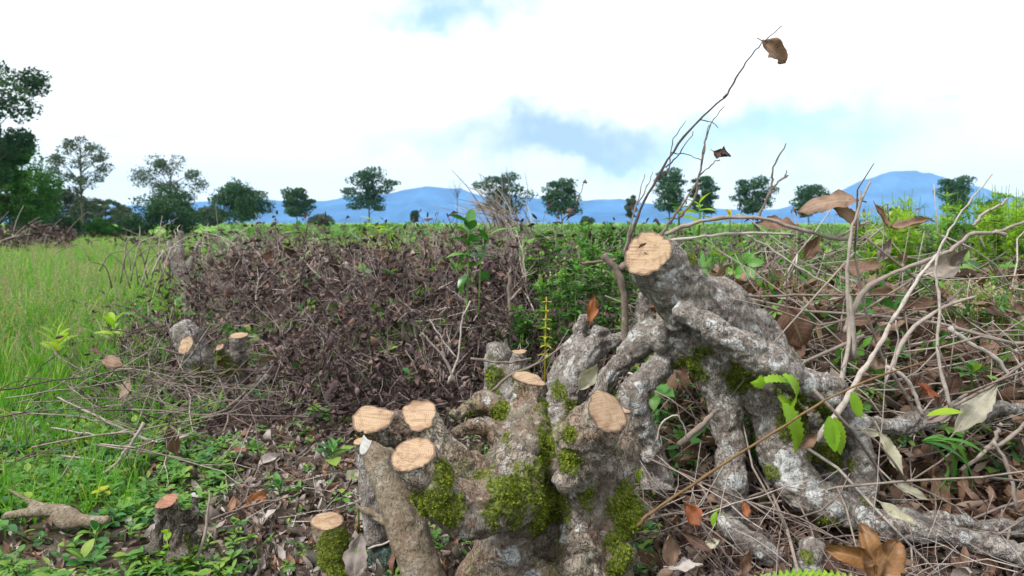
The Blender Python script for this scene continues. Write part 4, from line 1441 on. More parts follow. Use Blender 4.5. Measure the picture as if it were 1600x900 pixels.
# ------------------------------------------------------------------ grass path
def build_grass():
    rs = np.random.default_rng(5)
    Ms, T, I = [], [], []
    Sm, St, Si = [], [], []
    n = 0
    while n < 7500:
        y = 1.55 + 20 * rs.random() ** 1.9
        e = edge_x(y)
        x = e + 0.25 - (0.62 * y + 0.2) * rs.random() * 1.05
        if x < -0.72 * y - 0.6:
            continue
        if x > e - 0.1 and rs.random() < 0.6:
            continue
        near = sst(3.2, 2.0, y)
        if rs.random() < near * 0.75:
            continue
        p = noise.noise(Vector((x * 1.1, y * 0.7, 2)))
        H = (0.10 + 0.14 * sst(1.8, 4.0, y)) * (0.75 + 0.6 * rs.random() + 0.35 * p)
        Ms.append(xf((x, y, gz(x, y) - 0.01), 0.12 * rs.normal(), 0.12 * rs.normal(), rs.random() * 6.28, H))
        if y > 7:
            Ms[-1][:3, :2] *= 1.0 + 0.09 * (y - 7)
        T.append(0.45 * (0.5 + 0.5 * p) + 0.3 * rs.random() - 0.05)
        I.append(rs.integers(0, 8))
        if y > 2.6 and rs.random() < 0.38 + 0.35 * p:
            Sm.append(xf((x + 0.06 * rs.normal(), y + 0.06 * rs.normal(), gz(x, y)), 0.25 * rs.normal(), 0.25 * rs.normal(), rs.random() * 6.28, H * (1.05 + 0.35 * rs.random())))
            St.append(rs.random() * 0.9)
            Si.append(rs.integers(0, 4))
        n += 1
    tag(scatter('grass', GR_A, I, Ms, T, M_GRASS), kind='stuff')
    tag(scatter('grass_seedheads', SEED_A, Si, Sm, St, M_SEED), kind='stuff')
    # the cut row on the far side of the path
    Ms, T, I, Lm, Lt = [], [], [], [], []
    for k in range(2200):
        y = 12 + 9 * rs.random()
        x = -8.0 - 0.55 * (y - 14) - 3.5 * rs.random()
        z = (0.25 + 0.4 * max(0, 0.5 + noise.noise(Vector((x * 0.9, y * 0.9, 1))))) * rs.random() ** 0.8
        Lm.append(xf((x, y, z), rs.normal(), rs.normal(), rs.random() * 6.28, 0.1 + 0.1 * rs.random()))
        Lt.append(0.3 + 0.65 * rs.random())
    for k in range(500):
        y = 13.5 + 6 * rs.random()
        x = -8.0 + 3.4 * rs.random()
        Lm.append(xf((x, y, 0.42 * rs.random()), rs.normal(), rs.normal(), rs.random() * 6.28, 0.1 + 0.1 * rs.random()))
        Lt.append(0.3 + 0.6 * rs.random())
    tag(scatter('brush_leaves', CR_A, rs.integers(0, 10, len(Lm)), Lm, Lt, M_BRUSH), kind='stuff')


build_grass()


# ------------------------------------------------------------------ low green cover and leaf litter (what nobody could count)
def ground_at(px, py):
    k = pix_dir(px, py)
    t = -CAM_H / k.z
    return k.x * t, k.y * t


def litter_zone(x, y):
    px = 800 + FPX * x / y
    return sst(230, 420, px) * sst(2.9, 2.2, y) if px < 1000 else sst(3.2, 2.4, y) * 0.8


def build_cover():
    rs = np.random.default_rng(8)
    Ms, T, I = [], [], []
    n = 0
    while n < 4600:
        y = 1.0 + 2.6 * rs.random() ** 1.3
        x = (-0.74 + 0.95 * rs.random()) * y
        lz = litter_zone(x, y)
        if rs.random() < lz * 0.9 or noise.noise(Vector((x * 3.1, y * 3.1, 6))) < -0.12:
            continue
        s = 0.022 + 0.04 * rs.random()
        Ms.append(xf((x, y, gz(x, y) + 0.02 * rs.random()), 0.25 * rs.normal(), 0.25 * rs.normal(), rs.random() * 6.28, s))
        T.append(0.35 * (0.5 + 0.5 * noise.noise(Vector((x * 3, y * 3, 0)))) + 0.35 * rs.random())
        I.append(rs.integers(0, 10))
        n += 1
    for k in range(1300):
        y = 1.5 + 2.6 * rs.random()
        x = 0.25 + (0.45 * y) * rs.random() * 1.2
        s = 0.03 + 0.05 * rs.random()
        Ms.append(xf((x, y, gz(x, y) + 0.25 * rs.random() ** 2), 0.3 * rs.normal(), 0.3 * rs.normal(), rs.random() * 6.28, s))
        T.append(0.7 * rs.random())
        I.append(rs.integers(0, 10))
    tag(scatter('low_weeds', WD_A, I, Ms, T, M_WEED), kind='stuff')
    # litter crumbs
    Ms, T = [], []
    for k in range(20000):
        y = 0.95 + 2.3 * rs.random() ** 1.2
        x = (-0.72 + 1.45 * rs.random()) * y
        if rs.random() > 0.45 + 0.55 * litter_zone(x, y):
            continue
        Ms.append(xf((x, y, gz(x, y) + 0.012 * rs.random()), 0.5 * rs.normal(), 0.5 * rs.normal(), rs.random() * 6.28, 0.018 + 0.03 * rs.random()))
        T.append(0.15 + rs.random() * 0.68)
    tag(scatter('leaf_litter', CR_A, rs.integers(0, 10, len(Ms)), Ms, T, M_LITTER), kind='stuff')


build_cover()


# ------------------------------------------------------------------ countable dry twigs
def twig(pts, r0, r1, label, mat, forks=(), name='dry_twig', group=None, sides=6):
    """one dry twig with its side shoots: a single piece of wood. pts are (px, py, distance); radii in px"""
    G = Geo()

    def one(ps, a, b):
        P = [np.array(at(*p)) for p in ps]
        d = ps[0][2]
        k = 5 if len(P) > 2 else 3
        Q = catmull(P, k)
        jit = RNG.normal(size=Q.shape) * m_of(0.8, d)
        jit[0] = jit[-1] = 0
        Q = Q + jit
        rr = np.linspace(m_of(a, d), m_of(b, d), len(Q)) * (1 + 0.12 * RNG.normal(size=len(Q)).clip(-1.5, 1.5))
        V, F = tube(Q, rr, sides)
        G.add(V, F, 0.0)

    one(pts, r0, r1)
    for f, a, b in forks:
        one(f, a, b)
    o = G.obj(name, mat)
    c = Vector(at(*pts[0]))
    o.data.transform(Matrix.Translation(-c))
    o.location = c
    return tag(o, label, 'twig', group)


D1 = 1.72
twig([(978, 395, D1), (992, 350, D1), (1020, 290, D1), (1060, 225, D1), (1100, 180, D1), (1132, 153, D1)], 2.65, 1.33, 'longest dry shoot rising into the sky with one leaf near its tip', M_TWIG_DARK,
     [([(1132, 153, D1), (1150, 122, D1), (1170, 92, D1), (1190, 68, D1), (1222, 40, D1)], 1.6, 0.7), ([(1048, 238, D1), (1075, 242, D1), (1095, 250, D1)], 1.0, 0.6),
      ([(1095, 187, D1), (1112, 192, D1), (1122, 200, D1)], 0.9, 0.5), ([(1040, 262, D1), (1062, 240, D1), (1083, 205, D1)], 1.3, 0.6), ([(1030, 280, D1), (1045, 265, D1), (1050, 225, D1), (1072, 188, D1)], 1.1, 0.5), ([(1130, 155, D1), (1134, 145, D1)], 1.0, 0.6)])
twig([(1030, 372, 1.7), (1055, 335, 1.7), (1082, 298, 1.7), (1096, 258, 1.7), (1102, 222, 1.7), (1112, 190, 1.7), (1132, 166, 1.7)], 2.50, 0.62, 'pale forked dry shoot just right of the longest shoot', M_TWIG_PALE,
     [([(1096, 258, 1.7), (1100, 225, 1.7), (1108, 195, 1.7)], 1.5, 0.7), ([(1092, 275, 1.7), (1110, 258, 1.7), (1125, 250, 1.7)], 1.2, 0.8), ([(1060, 340, 1.7), (1085, 312, 1.7), (1090, 280, 1.7)], 2.4, 1.5)])
twig([(975, 400, 1.75), (988, 340, 1.75), (1002, 292, 1.75), (1008, 272, 1.75)], 1.56, 0.55, 'short thin dry shoot left of the longest shoot', M_TWIG_DARK, [([(995, 320, 1.75), (1012, 290, 1.75), (1020, 268, 1.75)], 1.3, 0.5)])
twig([(1182, 345, 1.9), (1198, 312, 1.9), (1206, 292, 1.9), (1208, 262, 1.9), (1228, 224, 1.9)], 2.34, 1.01, 'forked dry twig standing before the full layered tree', M_TWIG_PALE, [([(1205, 297, 1.9), (1218, 282, 1.9), (1232, 274, 1.9)], 2.0, 1.4), ([(1224, 279, 1.9), (1229, 266, 1.9)], 1.4, 0.9)])
twig([(1040, 366, 1.6), (1075, 351, 1.6), (1130, 341, 1.6), (1190, 342, 1.6), (1250, 358, 1.6), (1305, 373, 1.6), (1340, 372, 1.6)], 3.59, 2.81, 'thick arching brown branch passing right above the large sawn face', M_TWIG_PALE, [([(1305, 373, 1.6), (1345, 350, 1.62), (1362, 346, 1.62)], 2.0, 1.3)])
twig([(1045, 376, 1.62), (1100, 370, 1.62), (1160, 364, 1.62), (1240, 366, 1.65)], 2.81, 1.72, 'straight dry branch just under the thick arching branch', M_TWIG_PALE)
twig([(1160, 364, 1.64), (1200, 385, 1.62), (1260, 425, 1.6), (1320, 460, 1.58)], 2.18, 1.56, 'dry branch slanting down from under the arching branch', M_TWIG_PALE)
twig([(1312, 605, 1.47), (1328, 520, 1.5), (1323, 440, 1.5), (1330, 365, 1.5), (1345, 315, 1.5), (1360, 284, 1.5)], 3.98, 1.59, 'tall bleached stick standing upright beside the leaning trunk end', M_TWIG_PALE, [([(1335, 560, 1.5), (1330, 490, 1.5), (1325, 450, 1.5)], 5, 3)])
twig([(1322, 520, 1.52), (1332, 490, 1.52), (1352, 452, 1.54), (1400, 425, 1.56), (1452, 406, 1.58), (1490, 388, 1.6), (1515, 367, 1.6), (1558, 362, 1.6), (1604, 345, 1.62)], 4.97, 2.65, 'thick bent pale branch sweeping from the upright stick to upper right', M_TWIG_PALE,
     [([(1555, 361, 1.6), (1572, 368, 1.6)], 4, 3.5), ([(1530, 366, 1.6), (1540, 392, 1.6)], 2, 1)])
twig([(1392, 505, 1.45), (1425, 450, 1.46), (1450, 415, 1.48), (1470, 395, 1.5)], 3.31, 2.25, 'pale diagonal stick crossing below the thick bent branch', M_TWIG_PALE, [([(1440, 432, 1.47), (1460, 425, 1.47)], 2, 1)])
twig([(1486, 640, 1.42), (1466, 560, 1.43), (1468, 470, 1.44), (1462, 415, 1.45), (1478, 368, 1.46), (1512, 320, 1.47), (1550, 272, 1.48)], 3.05, 1.19, 'very long pale wavy stick rising before the green weeds at right', M_TWIG_PALE)
twig([(1150, 462, 1.62), (1240, 462, 1.6), (1330, 461, 1.6), (1425, 463, 1.6)], 2.39, 1.73, 'long level grey branch behind the leaning trunk', M_TWIG_PALE)
twig([(1385, 590, 1.42), (1420, 520, 1.45), (1470, 482, 1.48), (1525, 463, 1.5)], 3.98, 2.25, 'pale branch rising to the right above the fallen brown leaves', M_TWIG_PALE)
twig([(1276, 690, 1.38), (1320, 628, 1.4), (1345, 585, 1.42), (1368, 550, 1.44), (1400, 490, 1.46)], 5.64, 3.31, 'broken pale stick leaning over the leaning stump foot', M_TWIG_PALE)
twig([(1384, 572, 1.4), (1418, 595, 1.4), (1432, 625, 1.4), (1442, 650, 1.4)], 3.31, 2.98, 'short bent grey stick near the toothed green leaf', M_TWIG_PALE)
twig([(1484, 512, 1.55), (1520, 540, 1.55), (1550, 555, 1.55), (1580, 590, 1.55)], 3.98, 3.31, 'stout grey branch piece lying in the brush at right', M_TWIG_PALE)
twig([(1450, 655, 1.45), (1500, 628, 1.45), (1545, 605, 1.45), (1610, 560, 1.45)], 3.31, 1.99, 'pale branch lying across the folded tan leaf', M_TWIG_PALE)
twig([(1502, 735, 1.38), (1540, 705, 1.38), (1560, 672, 1.38), (1562, 662, 1.38)], 3.31, 3.31, 'short broken pale stick beside the long green grass tuft', M_TWIG_PALE, [([(1540, 702, 1.38), (1570, 690, 1.38), (1610, 655, 1.38)], 4, 3)])
twig([(1552, 690, 1.36), (1575, 730, 1.36), (1588, 800, 1.36)], 2.65, 2.98, 'pale stick slanting down at the far right edge', M_TWIG_PALE)
twig([(942, 398, 1.58), (966, 428, 1.58), (975, 470, 1.58), (978, 545, 1.58)], 6.24, 6.63, 'broken grey upright stick left of the large sawn face', M_TWIG_PALE, [([(968, 420, 1.58), (985, 408, 1.6), (1000, 398, 1.62)], 6, 5), ([(962, 406, 1.58), (930, 409, 1.58), (910, 410, 1.58), (902, 395, 1.58)], 2.6, 1.6)], 'broken_stick')
twig([(995, 822, 1.17), (1020, 800, 1.17), (1100, 745, 1.18), (1230, 662, 1.2), (1330, 605, 1.22), (1445, 565, 1.24)], 2.81, 1.56, 'long yellow brown cane slanting in front of the leaning stump', M_CANE, name='cane')
twig([(1362, 832, 1.22), (1375, 700, 1.23), (1385, 560, 1.24)], 0.94, 0.78, 'thin dark upright stem before the leaning stump roots', M_TWIG_DARK)
twig([(1382, 605, 1.3), (1402, 540, 1.3), (1400, 500, 1.3)], 1.40, 0.94, 'short dark stem over the toothed green leaf', M_TWIG_DARK)
twig([(1378, 400, 1.9), (1380, 350, 1.9), (1381, 320, 1.9)], 0.94, 0.70, 'thin dark upright weed stalk holding a curled brown leaf', M_TWIG_DARK)
twig([(1388, 345, 1.9), (1386, 320, 1.9), (1374, 326, 1.9)], 0.86, 0.62, 'small hooked dark twig among the green weeds at right', M_TWIG_DARK)
twig([(1380, 355, 1.7), (1345, 382, 1.7), (1320, 372, 1.7)], 1.56, 0.94, 'dark side twig beside the upright bleached stick', M_TWIG_DARK)
twig([(1520, 352, 2.0), (1535, 335, 2.0), (1560, 322, 2.0), (1575, 310, 2.0)], 2.34, 1.56, 'short dry stub with an orange tip among the tall weeds', M_TWIG_PALE)
twig([(878, 345, 3.2), (898, 325, 3.2), (908, 300, 3.2), (912, 285, 3.2)], 0.94, 0.62, 'thin curled twig with a dark dead leaf over the green bush', M_TWIG_DARK)
# pale shoots and stems beside the middle heap
twig([(700, 600, 2.2), (715, 560, 2.2), (722, 500, 2.2), (735, 470, 2.2)], 2.03, 1.09, 'upright thin grey twig behind the front stump', M_TWIG_PALE, [([(715, 560, 2.2), (690, 530, 2.2), (672, 500, 2.2)], 1.6, 1.0)])
twig([(712, 598, 1.75), (695, 560, 1.75), (668, 530, 1.75), (660, 520, 1.75)], 2.50, 1.17, 'brown forked twig leaning out behind the front stump', M_TWIG_DARK, [([(695, 560, 1.75), (690, 535, 1.75), (696, 512, 1.75)], 1.6, 0.9)])
twig([(770, 610, 1.6), (800, 585, 1.6), (840, 568, 1.6), (880, 540, 1.6)], 2.81, 1.56, 'forked pale twig lying over the upright sawn stub', M_TWIG_PALE, [([(735, 560, 1.62), (790, 566, 1.62), (830, 560, 1.62)], 2.2, 1.6), ([(840, 568, 1.6), (858, 545, 1.6)], 1.6, 1)])
twig([(590, 620, 2.6), (640, 600, 2.6), (705, 575, 2.6)], 1.56, 0.94, 'straight pale twig in the dark brush behind the front stump', M_TWIG_PALE)
twig([(740, 560, 2.6), (800, 470, 2.7), (850, 395, 2.8)], 2.03, 1.25, 'straight grey stick leaning up the brown brush heap', M_TWIG_PALE)
twig([(762, 455, 2.8), (800, 445, 2.8), (850, 462, 2.8)], 2.34, 1.56, 'level grey stick lying in the brown brush heap', M_TWIG_PALE)
twig([(798, 500, 2.5), (796, 440, 2.5), (798, 420, 2.5)], 3.90, 2.34, 'thick pale upright stub in the brown brush heap', M_TWIG_PALE, [([(797, 470, 2.5), (815, 450, 2.5)], 3, 2)])
# fan of thin pale twigs at the path edge
GROUP_L = 'thin dry twigs spread at the grass edge'
twig([(272, 545, 2.3), (255, 520, 2.3), (215, 488, 2.3), (180, 475, 2.3)], 2.03, 0.94, 'dry twig arching left over the green path edge', M_TWIG_DARK, [([(240, 508, 2.3), (200, 518, 2.3), (160, 510, 2.3)], 1.6, 0.8)])
twig([(285, 555, 2.2), (250, 545, 2.2), (190, 560, 2.2), (135, 545, 2.2)], 1.87, 0.78, 'long level dry twig pointing left at the grass edge', M_TWIG_DARK, [([(190, 560, 2.2), (165, 545, 2.2)], 1.3, 0.8)])
twig([(295, 680, 2.0), (240, 690, 2.0), (150, 650, 2.0), (90, 620, 2.0)], 3.12, 1.17, 'grey branch fanning left low over the weeds', M_TWIG_PALE, [([(240, 690, 2.0), (180, 705, 2.0), (110, 700, 2.0)], 2.4, 1.2), ([(200, 672, 2.0), (150, 680, 2.0), (80, 668, 2.0)], 2, 1)])
twig([(225, 660, 1.85), (190, 720, 1.82), (160, 750, 1.8), (110, 770, 1.78)], 2.81, 2.34, 'pale bowed branch lying above the dark hollow in the weeds', M_TWIG_PALE, [([(200, 700, 1.82), (170, 735, 1.8), (110, 762, 1.78), (70, 790, 1.78)], 3, 2)])
twig([(120, 735, 1.75), (105, 752, 1.75), (88, 762, 1.75), (117, 710, 1.78)], 1.56, 1.17, 'small hooked pale twig above the dark hollow', M_TWIG_PALE)
twig([(400, 600, 2.4), (330, 650, 2.35), (260, 630, 2.3), (180, 600, 2.3)], 2.34, 0.94, 'grey branch lying before the weathered stump with round stubs', M_TWIG_PALE, [([(300, 642, 2.33), (290, 600, 2.33)], 1.6, 0.9)])
twig([(480, 700, 2.0), (440, 730, 2.0), (400, 745, 2.0)], 1.95, 1.56, 'pale short stick lying behind the leaf litter', M_TWIG_PALE)
twig([(328, 770, 1.36), (322, 820, 1.34), (300, 900, 1.3)], 1.87, 2.34, 'thin pale stick leaning on the split rotten stump', M_TWIG_PALE)
twig([(330, 812, 1.45), (390, 790, 1.5), (440, 780, 1.52), (470, 770, 1.55)], 1.95, 1.40, 'pale twig lying across the grey leaf litter', M_TWIG_PALE)
twig([(486, 835, 1.5), (520, 800, 1.52), (580, 782, 1.55), (640, 780, 1.55)], 1.25, 0.78, 'hair thin brown twig crossing the grey litter', M_TWIG_DARK)
twig([(575, 858, 1.2), (610, 845, 1.2), (640, 832, 1.2)], 1.72, 1.40, 'short pale twig beside the large holed grey leaf', M_TWIG_PALE)
twig([(1025, 690, 1.32), (1035, 660, 1.32), (1060, 650, 1.32), (1075, 690, 1.33)], 1.56, 1.09, 'thin wiry looped twig hanging at the foot of the leaning stump', M_TWIG_DARK)
twig([(1060, 695, 1.34), (1095, 665, 1.35), (1120, 640, 1.36)], 5.46, 3.12, 'pale short branch propped against the leaning stump leg', M_TWIG_PALE)
twig([(1090, 812, 1.2), (1120, 850, 1.2), (1150, 885, 1.2)], 2.03, 2.50, 'grey stick lying before the grey log end', M_TWIG_PALE)

# the many more tangled in the brush: copies of the prototypes
TW_MESH = {}


def where(px, stops):
    for lim, txt in stops:
        if px < lim:
            return txt
    return stops[-1][1]


def span(v, lo, mid, hi, a, b):
    return lo if v < a else (mid if v < b else hi)




def twig_copy(k, mat, loc, rot, s, thick, label, group):
    key = (k, mat.name)
    if key not in TW_MESH:
        TW_MESH[key] = TW[k].mesh('dry_twig', mat)
    o = bpy.data.objects.new('dry_twig', TW_MESH[key])
    o.location = loc
    o.rotation_euler = rot
    o.scale = (s, s * thick, s * thick)
    COL.objects.link(o)
    return tag(o, label, 'twig', group)


def tangle():
    rs = np.random.default_rng(21)
    for k in range(100):
        d = 1.35 + 1.2 * rs.random()
        px = 1080 + 560 * rs.random()
        x = (px - 800) / FPX * d
        z = 0.03 + 0.47 * rs.random() ** 1.1 * sst(1.25, 1.75, d)
        twig_copy(rs.integers(0, 16), M_TWIG_PALE, (x, d, z), (rs.random() * 6, rs.normal() * 0.35, rs.normal() * 0.7 + (math.pi if rs.random() < 0.5 else 0)), 0.28 + 0.5 * rs.random(), 0.8 + 0.4 * rs.random(),
                  span(z, 'low ', 'pale ', 'high ', 0.15, 0.35) + span(d, 'near', 'mid', 'rear', 1.7, 2.1) + ' dry twig tangled ' + where(px, ((1230, 'behind the leaning trunk'), (1330, 'above the leaning trunk end'), (1430, 'around the upright bleached stick'), (1520, 'around the very long wavy stick'), (9999, 'at the far right edge'))), 'pale twigs tangled in the brush at right')
    for k in range(28):
        d = 1.28 + 0.3 * rs.random()
        px = 1000 + 170 * rs.random()
        twig_copy(rs.integers(0, 16), M_TWIG_DARK, ((px - 800) / FPX * d, d, 0.02 + 0.12 * rs.random()), (rs.random() * 6, rs.normal() * 0.45, rs.random() * 6.28), 0.12 + 0.2 * rs.random(), 1.0,
                  'reddish brown twig in the dark gap ' + where(px, ((1060, 'beside the mossy column'), (1120, 'before the elbow root'), (9999, 'before the leaning stump leg'))) + span(d, ', near the lens', '', ', set back', 1.38, 1.48), 'dark twigs between the big stumps')
    for k in range(42):
        d = 1.75 + 0.9 * rs.random()
        px = 60 + 330 * rs.random()
        twig_copy(rs.integers(0, 16), M_TWIG_PALE if k % 3 else M_TWIG_DARK, ((px - 800) / FPX * d, d, 0.03 + 0.17 * rs.random()), (rs.random() * 6, rs.normal() * 0.25, rs.normal() * 0.6), 0.22 + 0.35 * rs.random(), 0.8,
                  ('pale' if k % 3 else 'dark') + ' twig low over the weeds ' + where(px, ((150, 'at the left edge'), (270, 'above the fallen branch'), (9999, 'before the weathered stump'))) + span(d, ', nearest', '', ', farthest', 2.0, 2.35), GROUP_L)
    for k in range(60):
        d = 2.3 + 1.5 * rs.random()
        px = 300 + 560 * rs.random()
        x = (px - 800) / FPX * d
        h = brush_h(x, d)
        twig_copy(rs.integers(0, 16), M_TWIG_PALE if rs.random() < 0.55 else M_TWIG_DARK, (x, d, gz(x, d) + 0.05 + h * 0.62 * rs.random()), (rs.random() * 6, rs.normal() * 0.5, rs.random() * 6.28), 0.2 + 0.4 * rs.random(), 0.9,
                  span(d, 'near', 'grey', 'far', 2.7, 3.2) + ' twig sticking out of the dark brushwood ' + where(px, ((450, 'right of the weathered stump'), (600, 'above the litter bed'), (720, 'behind the left sawn stubs'), (9999, 'behind the upright sawn stub'))), 'twigs in the dark brushwood')
    for k in range(28):
        d = 1.3 + 0.7 * rs.random()
        px = 330 + 260 * rs.random()
        x = (px - 800) / FPX * d
        twig_copy(rs.integers(0, 16), M_TWIG_PALE, (x, d, gz(x, d) + 0.012), (rs.random() * 6, rs.normal() * 0.1, rs.random() * 6.28), 0.1 + 0.2 * rs.random(), 0.9,
                  'small twig lying on the grey leaf litter ' + where(px, ((420, 'beside the split rotten stump'), (500, 'left of the mossy peg stump'), (9999, 'behind the mossy peg stump'))) + span(d, ', nearest', '', ', farthest', 1.5, 1.75), 'small twigs on the leaf litter')
    for k in range(18):
        d = 1.18 + 0.5 * rs.random()
        px = 1180 + 420 * rs.random()
        x = (px - 800) / FPX * d
        twig_copy(rs.integers(0, 16), M_TWIG_PALE, (x, d, 0.02 + 0.05 * rs.random()), (rs.random() * 6, rs.normal() * 0.2, rs.random() * 6.28), 0.14 + 0.3 * rs.random(), 0.9,
                  'grey twig on the dark soil ' + where(px, ((1300, 'before the leaning stump legs'), (1430, 'below the lichen covered root'), (9999, 'under the roots at far right'))), 'twigs among the spreading roots')


tangle()

# pale heap standing up against the sky, and the curved branches at the far left row
def sheaf(px, py, d, n, spread, L, name, label, cat, lean, seed, up=0.8, r=0.007):
    rs = np.random.default_rng(seed)
    c = np.array(at(px, py, d))
    t = empty(name, c * np.array([1, 1, 0]))
    tag(t, label, cat)
    off = c * np.array([1, 1, 0])
    for i in range(n):
        a = c + rs.normal(size=3) * np.array([spread, spread, 0.05])
        dirn = np.array([lean + 0.5 * rs.normal(), 0.5 * rs.normal(), up + 0.25 * rs.normal()])
        dirn /= np.linalg.norm(dirn)
        l_ = L * (0.5 + 0.6 * rs.random())
        P = catmull([a - dirn * 0.3 * l_ - np.array([0, 0, 0.1]), a, a + dirn * l_ * 0.5 + np.array([0, 0, 0.06 * l_]), a + dirn * l_ + np.array([0.08 * l_ * rs.normal(), 0, -0.1 * l_ * rs.random()])], 3)
        V, F = tube(P, np.linspace(r, r * 0.35, len(P)), 4)
        G = Geo()
        G.add(V - off, F, 0.2 * rs.random())
        G.obj('branch', M_TWIG_PALE, t)
    return t


sheaf(790, 348, 6.5, 70, 0.1, 0.45, 'branch_heap', 'pale sheaf of pruned twigs standing up against the sky beyond the brown heap', 'brush heap', -0.55, 4, 0.65, 0.0055)
sheaf(5, 378, 13, 18, 0.3, 0.7, 'branch_heap', 'grey curved branches thrown on the far row at left beyond the grass', 'brush heap', 0.25, 6, 0.5, 0.011)
sheaf(325, 395, 4.4, 110, 0.24, 0.2, 'branch_heap', 'bleached spiky twigs piled up where the brushwood meets the grass path', 'brush heap', 0.1, 8, 0.35, 0.0045)


# ------------------------------------------------------------------ single leaves
CP, SP = math.cos(PITCH), math.sin(PITCH)
RIGHT, UP, FWD = Vector((1, 0, 0)), Vector((0, SP, CP)), Vector((0, CP, -SP))


def leaf_frame(theta, face, dip=0.0):
    """axes of a leaf that runs at angle theta (degrees, seen from the camera), dip into the distance, its face turned to FACE"""
    y = (RIGHT * math.cos(R(theta)) + UP * math.sin(R(theta)) + FWD * dip).normalized()
    z = Vector(face)
    z = (z - y * z.dot(y)).normalized()
    x = y.cross(z)
    return Matrix((x, y, z)).transposed()


def dead_leaf(px, py, d, Lpx, theta, mat, label, Wr=0.45, face=(0, -1, 0.5), dip=0.0, curl=0.6, roll=0.9, fold=0.12, crump=0.03, seed=1, stalk=0.15, twist=0.0, serr=0.0, name='dead_leaf', cat='leaf', group=None, parent=None, nu=14, nv=4, tip=0.9, holes=0):
    L = m_of(Lpx, d)
    V, F, UV = leaf(L, L * Wr, nu, nv, curl, roll, fold, serr, crump * 2.2, tip, seed, stalk * L, twist, holes, 0.0 if serr else 0.3)
    V = V - V.mean(axis=0)
    G = Geo()
    G.add(V, F, 0.0, UV)
    o = G.obj(name, mat, parent)
    off = parent.location if parent else Vector()
    o.matrix_local = Matrix.Translation(at(px, py, d) - off) @ leaf_frame(theta, face, dip).to_4x4()
    if parent:
        return o
    return tag(o, label, cat, group)


dead_leaf(1209, 79, 1.72, 52, -36, M_BROWN, 'brown curled dead leaf hanging near the tip of the longest dry shoot', 0.68, face=(0.1, -1, 0.25), curl=-0.5, roll=0.7, crump=0.06, seed=3)
dead_leaf(1127, 240, 1.7, 34, -40, M_DEAD, 'small crumpled dark leaf hanging in the sky beside the pale forked shoot', 0.75, curl=1.6, roll=1.8, crump=0.06, seed=5)
dead_leaf(1296, 318, 1.56, 92, 176, M_BROWN, 'large pale brown dead leaf spread flat before the mountain foot', 0.42, face=(0.1, -0.6, 0.8), curl=-0.7, roll=-0.9, seed=7)
dead_leaf(1325, 338, 1.58, 60, -25, M_BROWN, 'drooping brown dead leaf below the large pale brown leaf', 0.4, face=(0, -1, 0.3), curl=-0.6, seed=8)
dead_leaf(1421, 349, 1.9, 64, 4, M_BROWN, 'boat shaped dry leaf held out sideways before the green weeds', 0.36, face=(0, -0.7, 0.7), curl=0.4, roll=1.5, seed=9)
dead_leaf(1472, 414, 1.62, 78, 15, M_DEAD, 'folded purple brown leaf caught under the thick bent branch', 0.62, face=(0.2, -1, 0.2), curl=-0.5, roll=0.6, seed=10)
dead_leaf(1496, 403, 1.62, 38, 55, M_LITTER, 'grey curled leaf edge beside the folded purple brown leaf', 0.6, face=(0.3, -1, 0.1), curl=0.8, seed=12)
dead_leaf(1243, 512, 1.66, 80, -62, M_BROWN, 'broad dark brown dead leaf hanging behind the leaning trunk', 0.78, face=(-0.1, -1, 0.35), curl=-0.6, roll=-0.8, seed=11)
dead_leaf(1250, 548, 1.66, 40, -120, M_DEAD, 'dark shrivelled leaf under the broad dark brown leaf', 0.5, seed=13, curl=1.0)
dead_leaf(1268, 388, 1.68, 42, 60, M_BROWN, 'reddish brown dead leaf under the end of the arching branch', 0.6, seed=14)
dead_leaf(1342, 418, 1.72, 66, -12, M_BROWN, 'olive brown leaf lying flat behind the upright bleached stick', 0.5, face=(0, -0.5, 0.8), seed=15)
dead_leaf(1215, 350, 1.75, 60, 165, M_DEAD, 'dark drooping leaf in the twigs under the arching branch', 0.4, seed=16, curl=-0.8)
dead_leaf(1345, 500, 1.7, 42, -10, M_BROWN, 'red brown leaf among the twigs above the leaning trunk end', 0.6, seed=17)
dead_leaf(1524, 640, 1.5, 108, 48, M_PALE, 'large folded tan leaf leaning in the twigs at far right', 0.36, face=(-0.5, -0.9, 0.3), curl=-0.3, roll=0.8, seed=18)
dead_leaf(1450, 610, 1.5, 44, 160, M_RUST, 'rusty crumpled leaf on the ground right of the toothed green leaf', 0.7, face=(0, -0.5, 0.9), crump=0.06, seed=19)
dead_leaf(1490, 602, 1.52, 42, 80, M_DEAD, 'brown upright leaf next to the rusty crumpled leaf', 0.6, seed=20)
dead_leaf(1538, 592, 1.52, 34, 175, M_DEAD, 'small dark red leaf right of the bright rosette', 0.5, seed=21)
dead_leaf(925, 484, 1.64, 46, 82, M_RUST, 'rust orange leaf standing in the fork of the small grey stump', 0.42, curl=0.3, roll=1.2, seed=22)
dead_leaf(556, 872, 1.17, 74, 80, M_LITTER, 'large grey dead leaf with a hole leaning on the mossy peg stump', 0.52, face=(0.1, -1, 0.35), curl=-0.4, roll=0.7, seed=23, holes=1)
dead_leaf(1082, 803, 1.25, 42, -60, M_RUST, 'bright rusty leaf hanging on the twigs beside the slanting cane', 0.75, roll=1.4, crump=0.05, seed=24)
dead_leaf(1165, 795, 1.28, 26, -80, M_RUST, 'tiny rusty leaf in front of the pale leaning stump leg', 0.6, seed=25)
dead_leaf(1166, 880, 1.18, 50, 85, M_BROWN, 'upright curled brown leaf at the bottom beside the grey log', 0.42, roll=1.8, seed=26)
dead_leaf(1048, 862, 1.15, 64, 100, M_LITTER, 'pale grey curled leaf standing at the foot of the mossy stump', 0.5, roll=1.2, curl=0.6, seed=27)
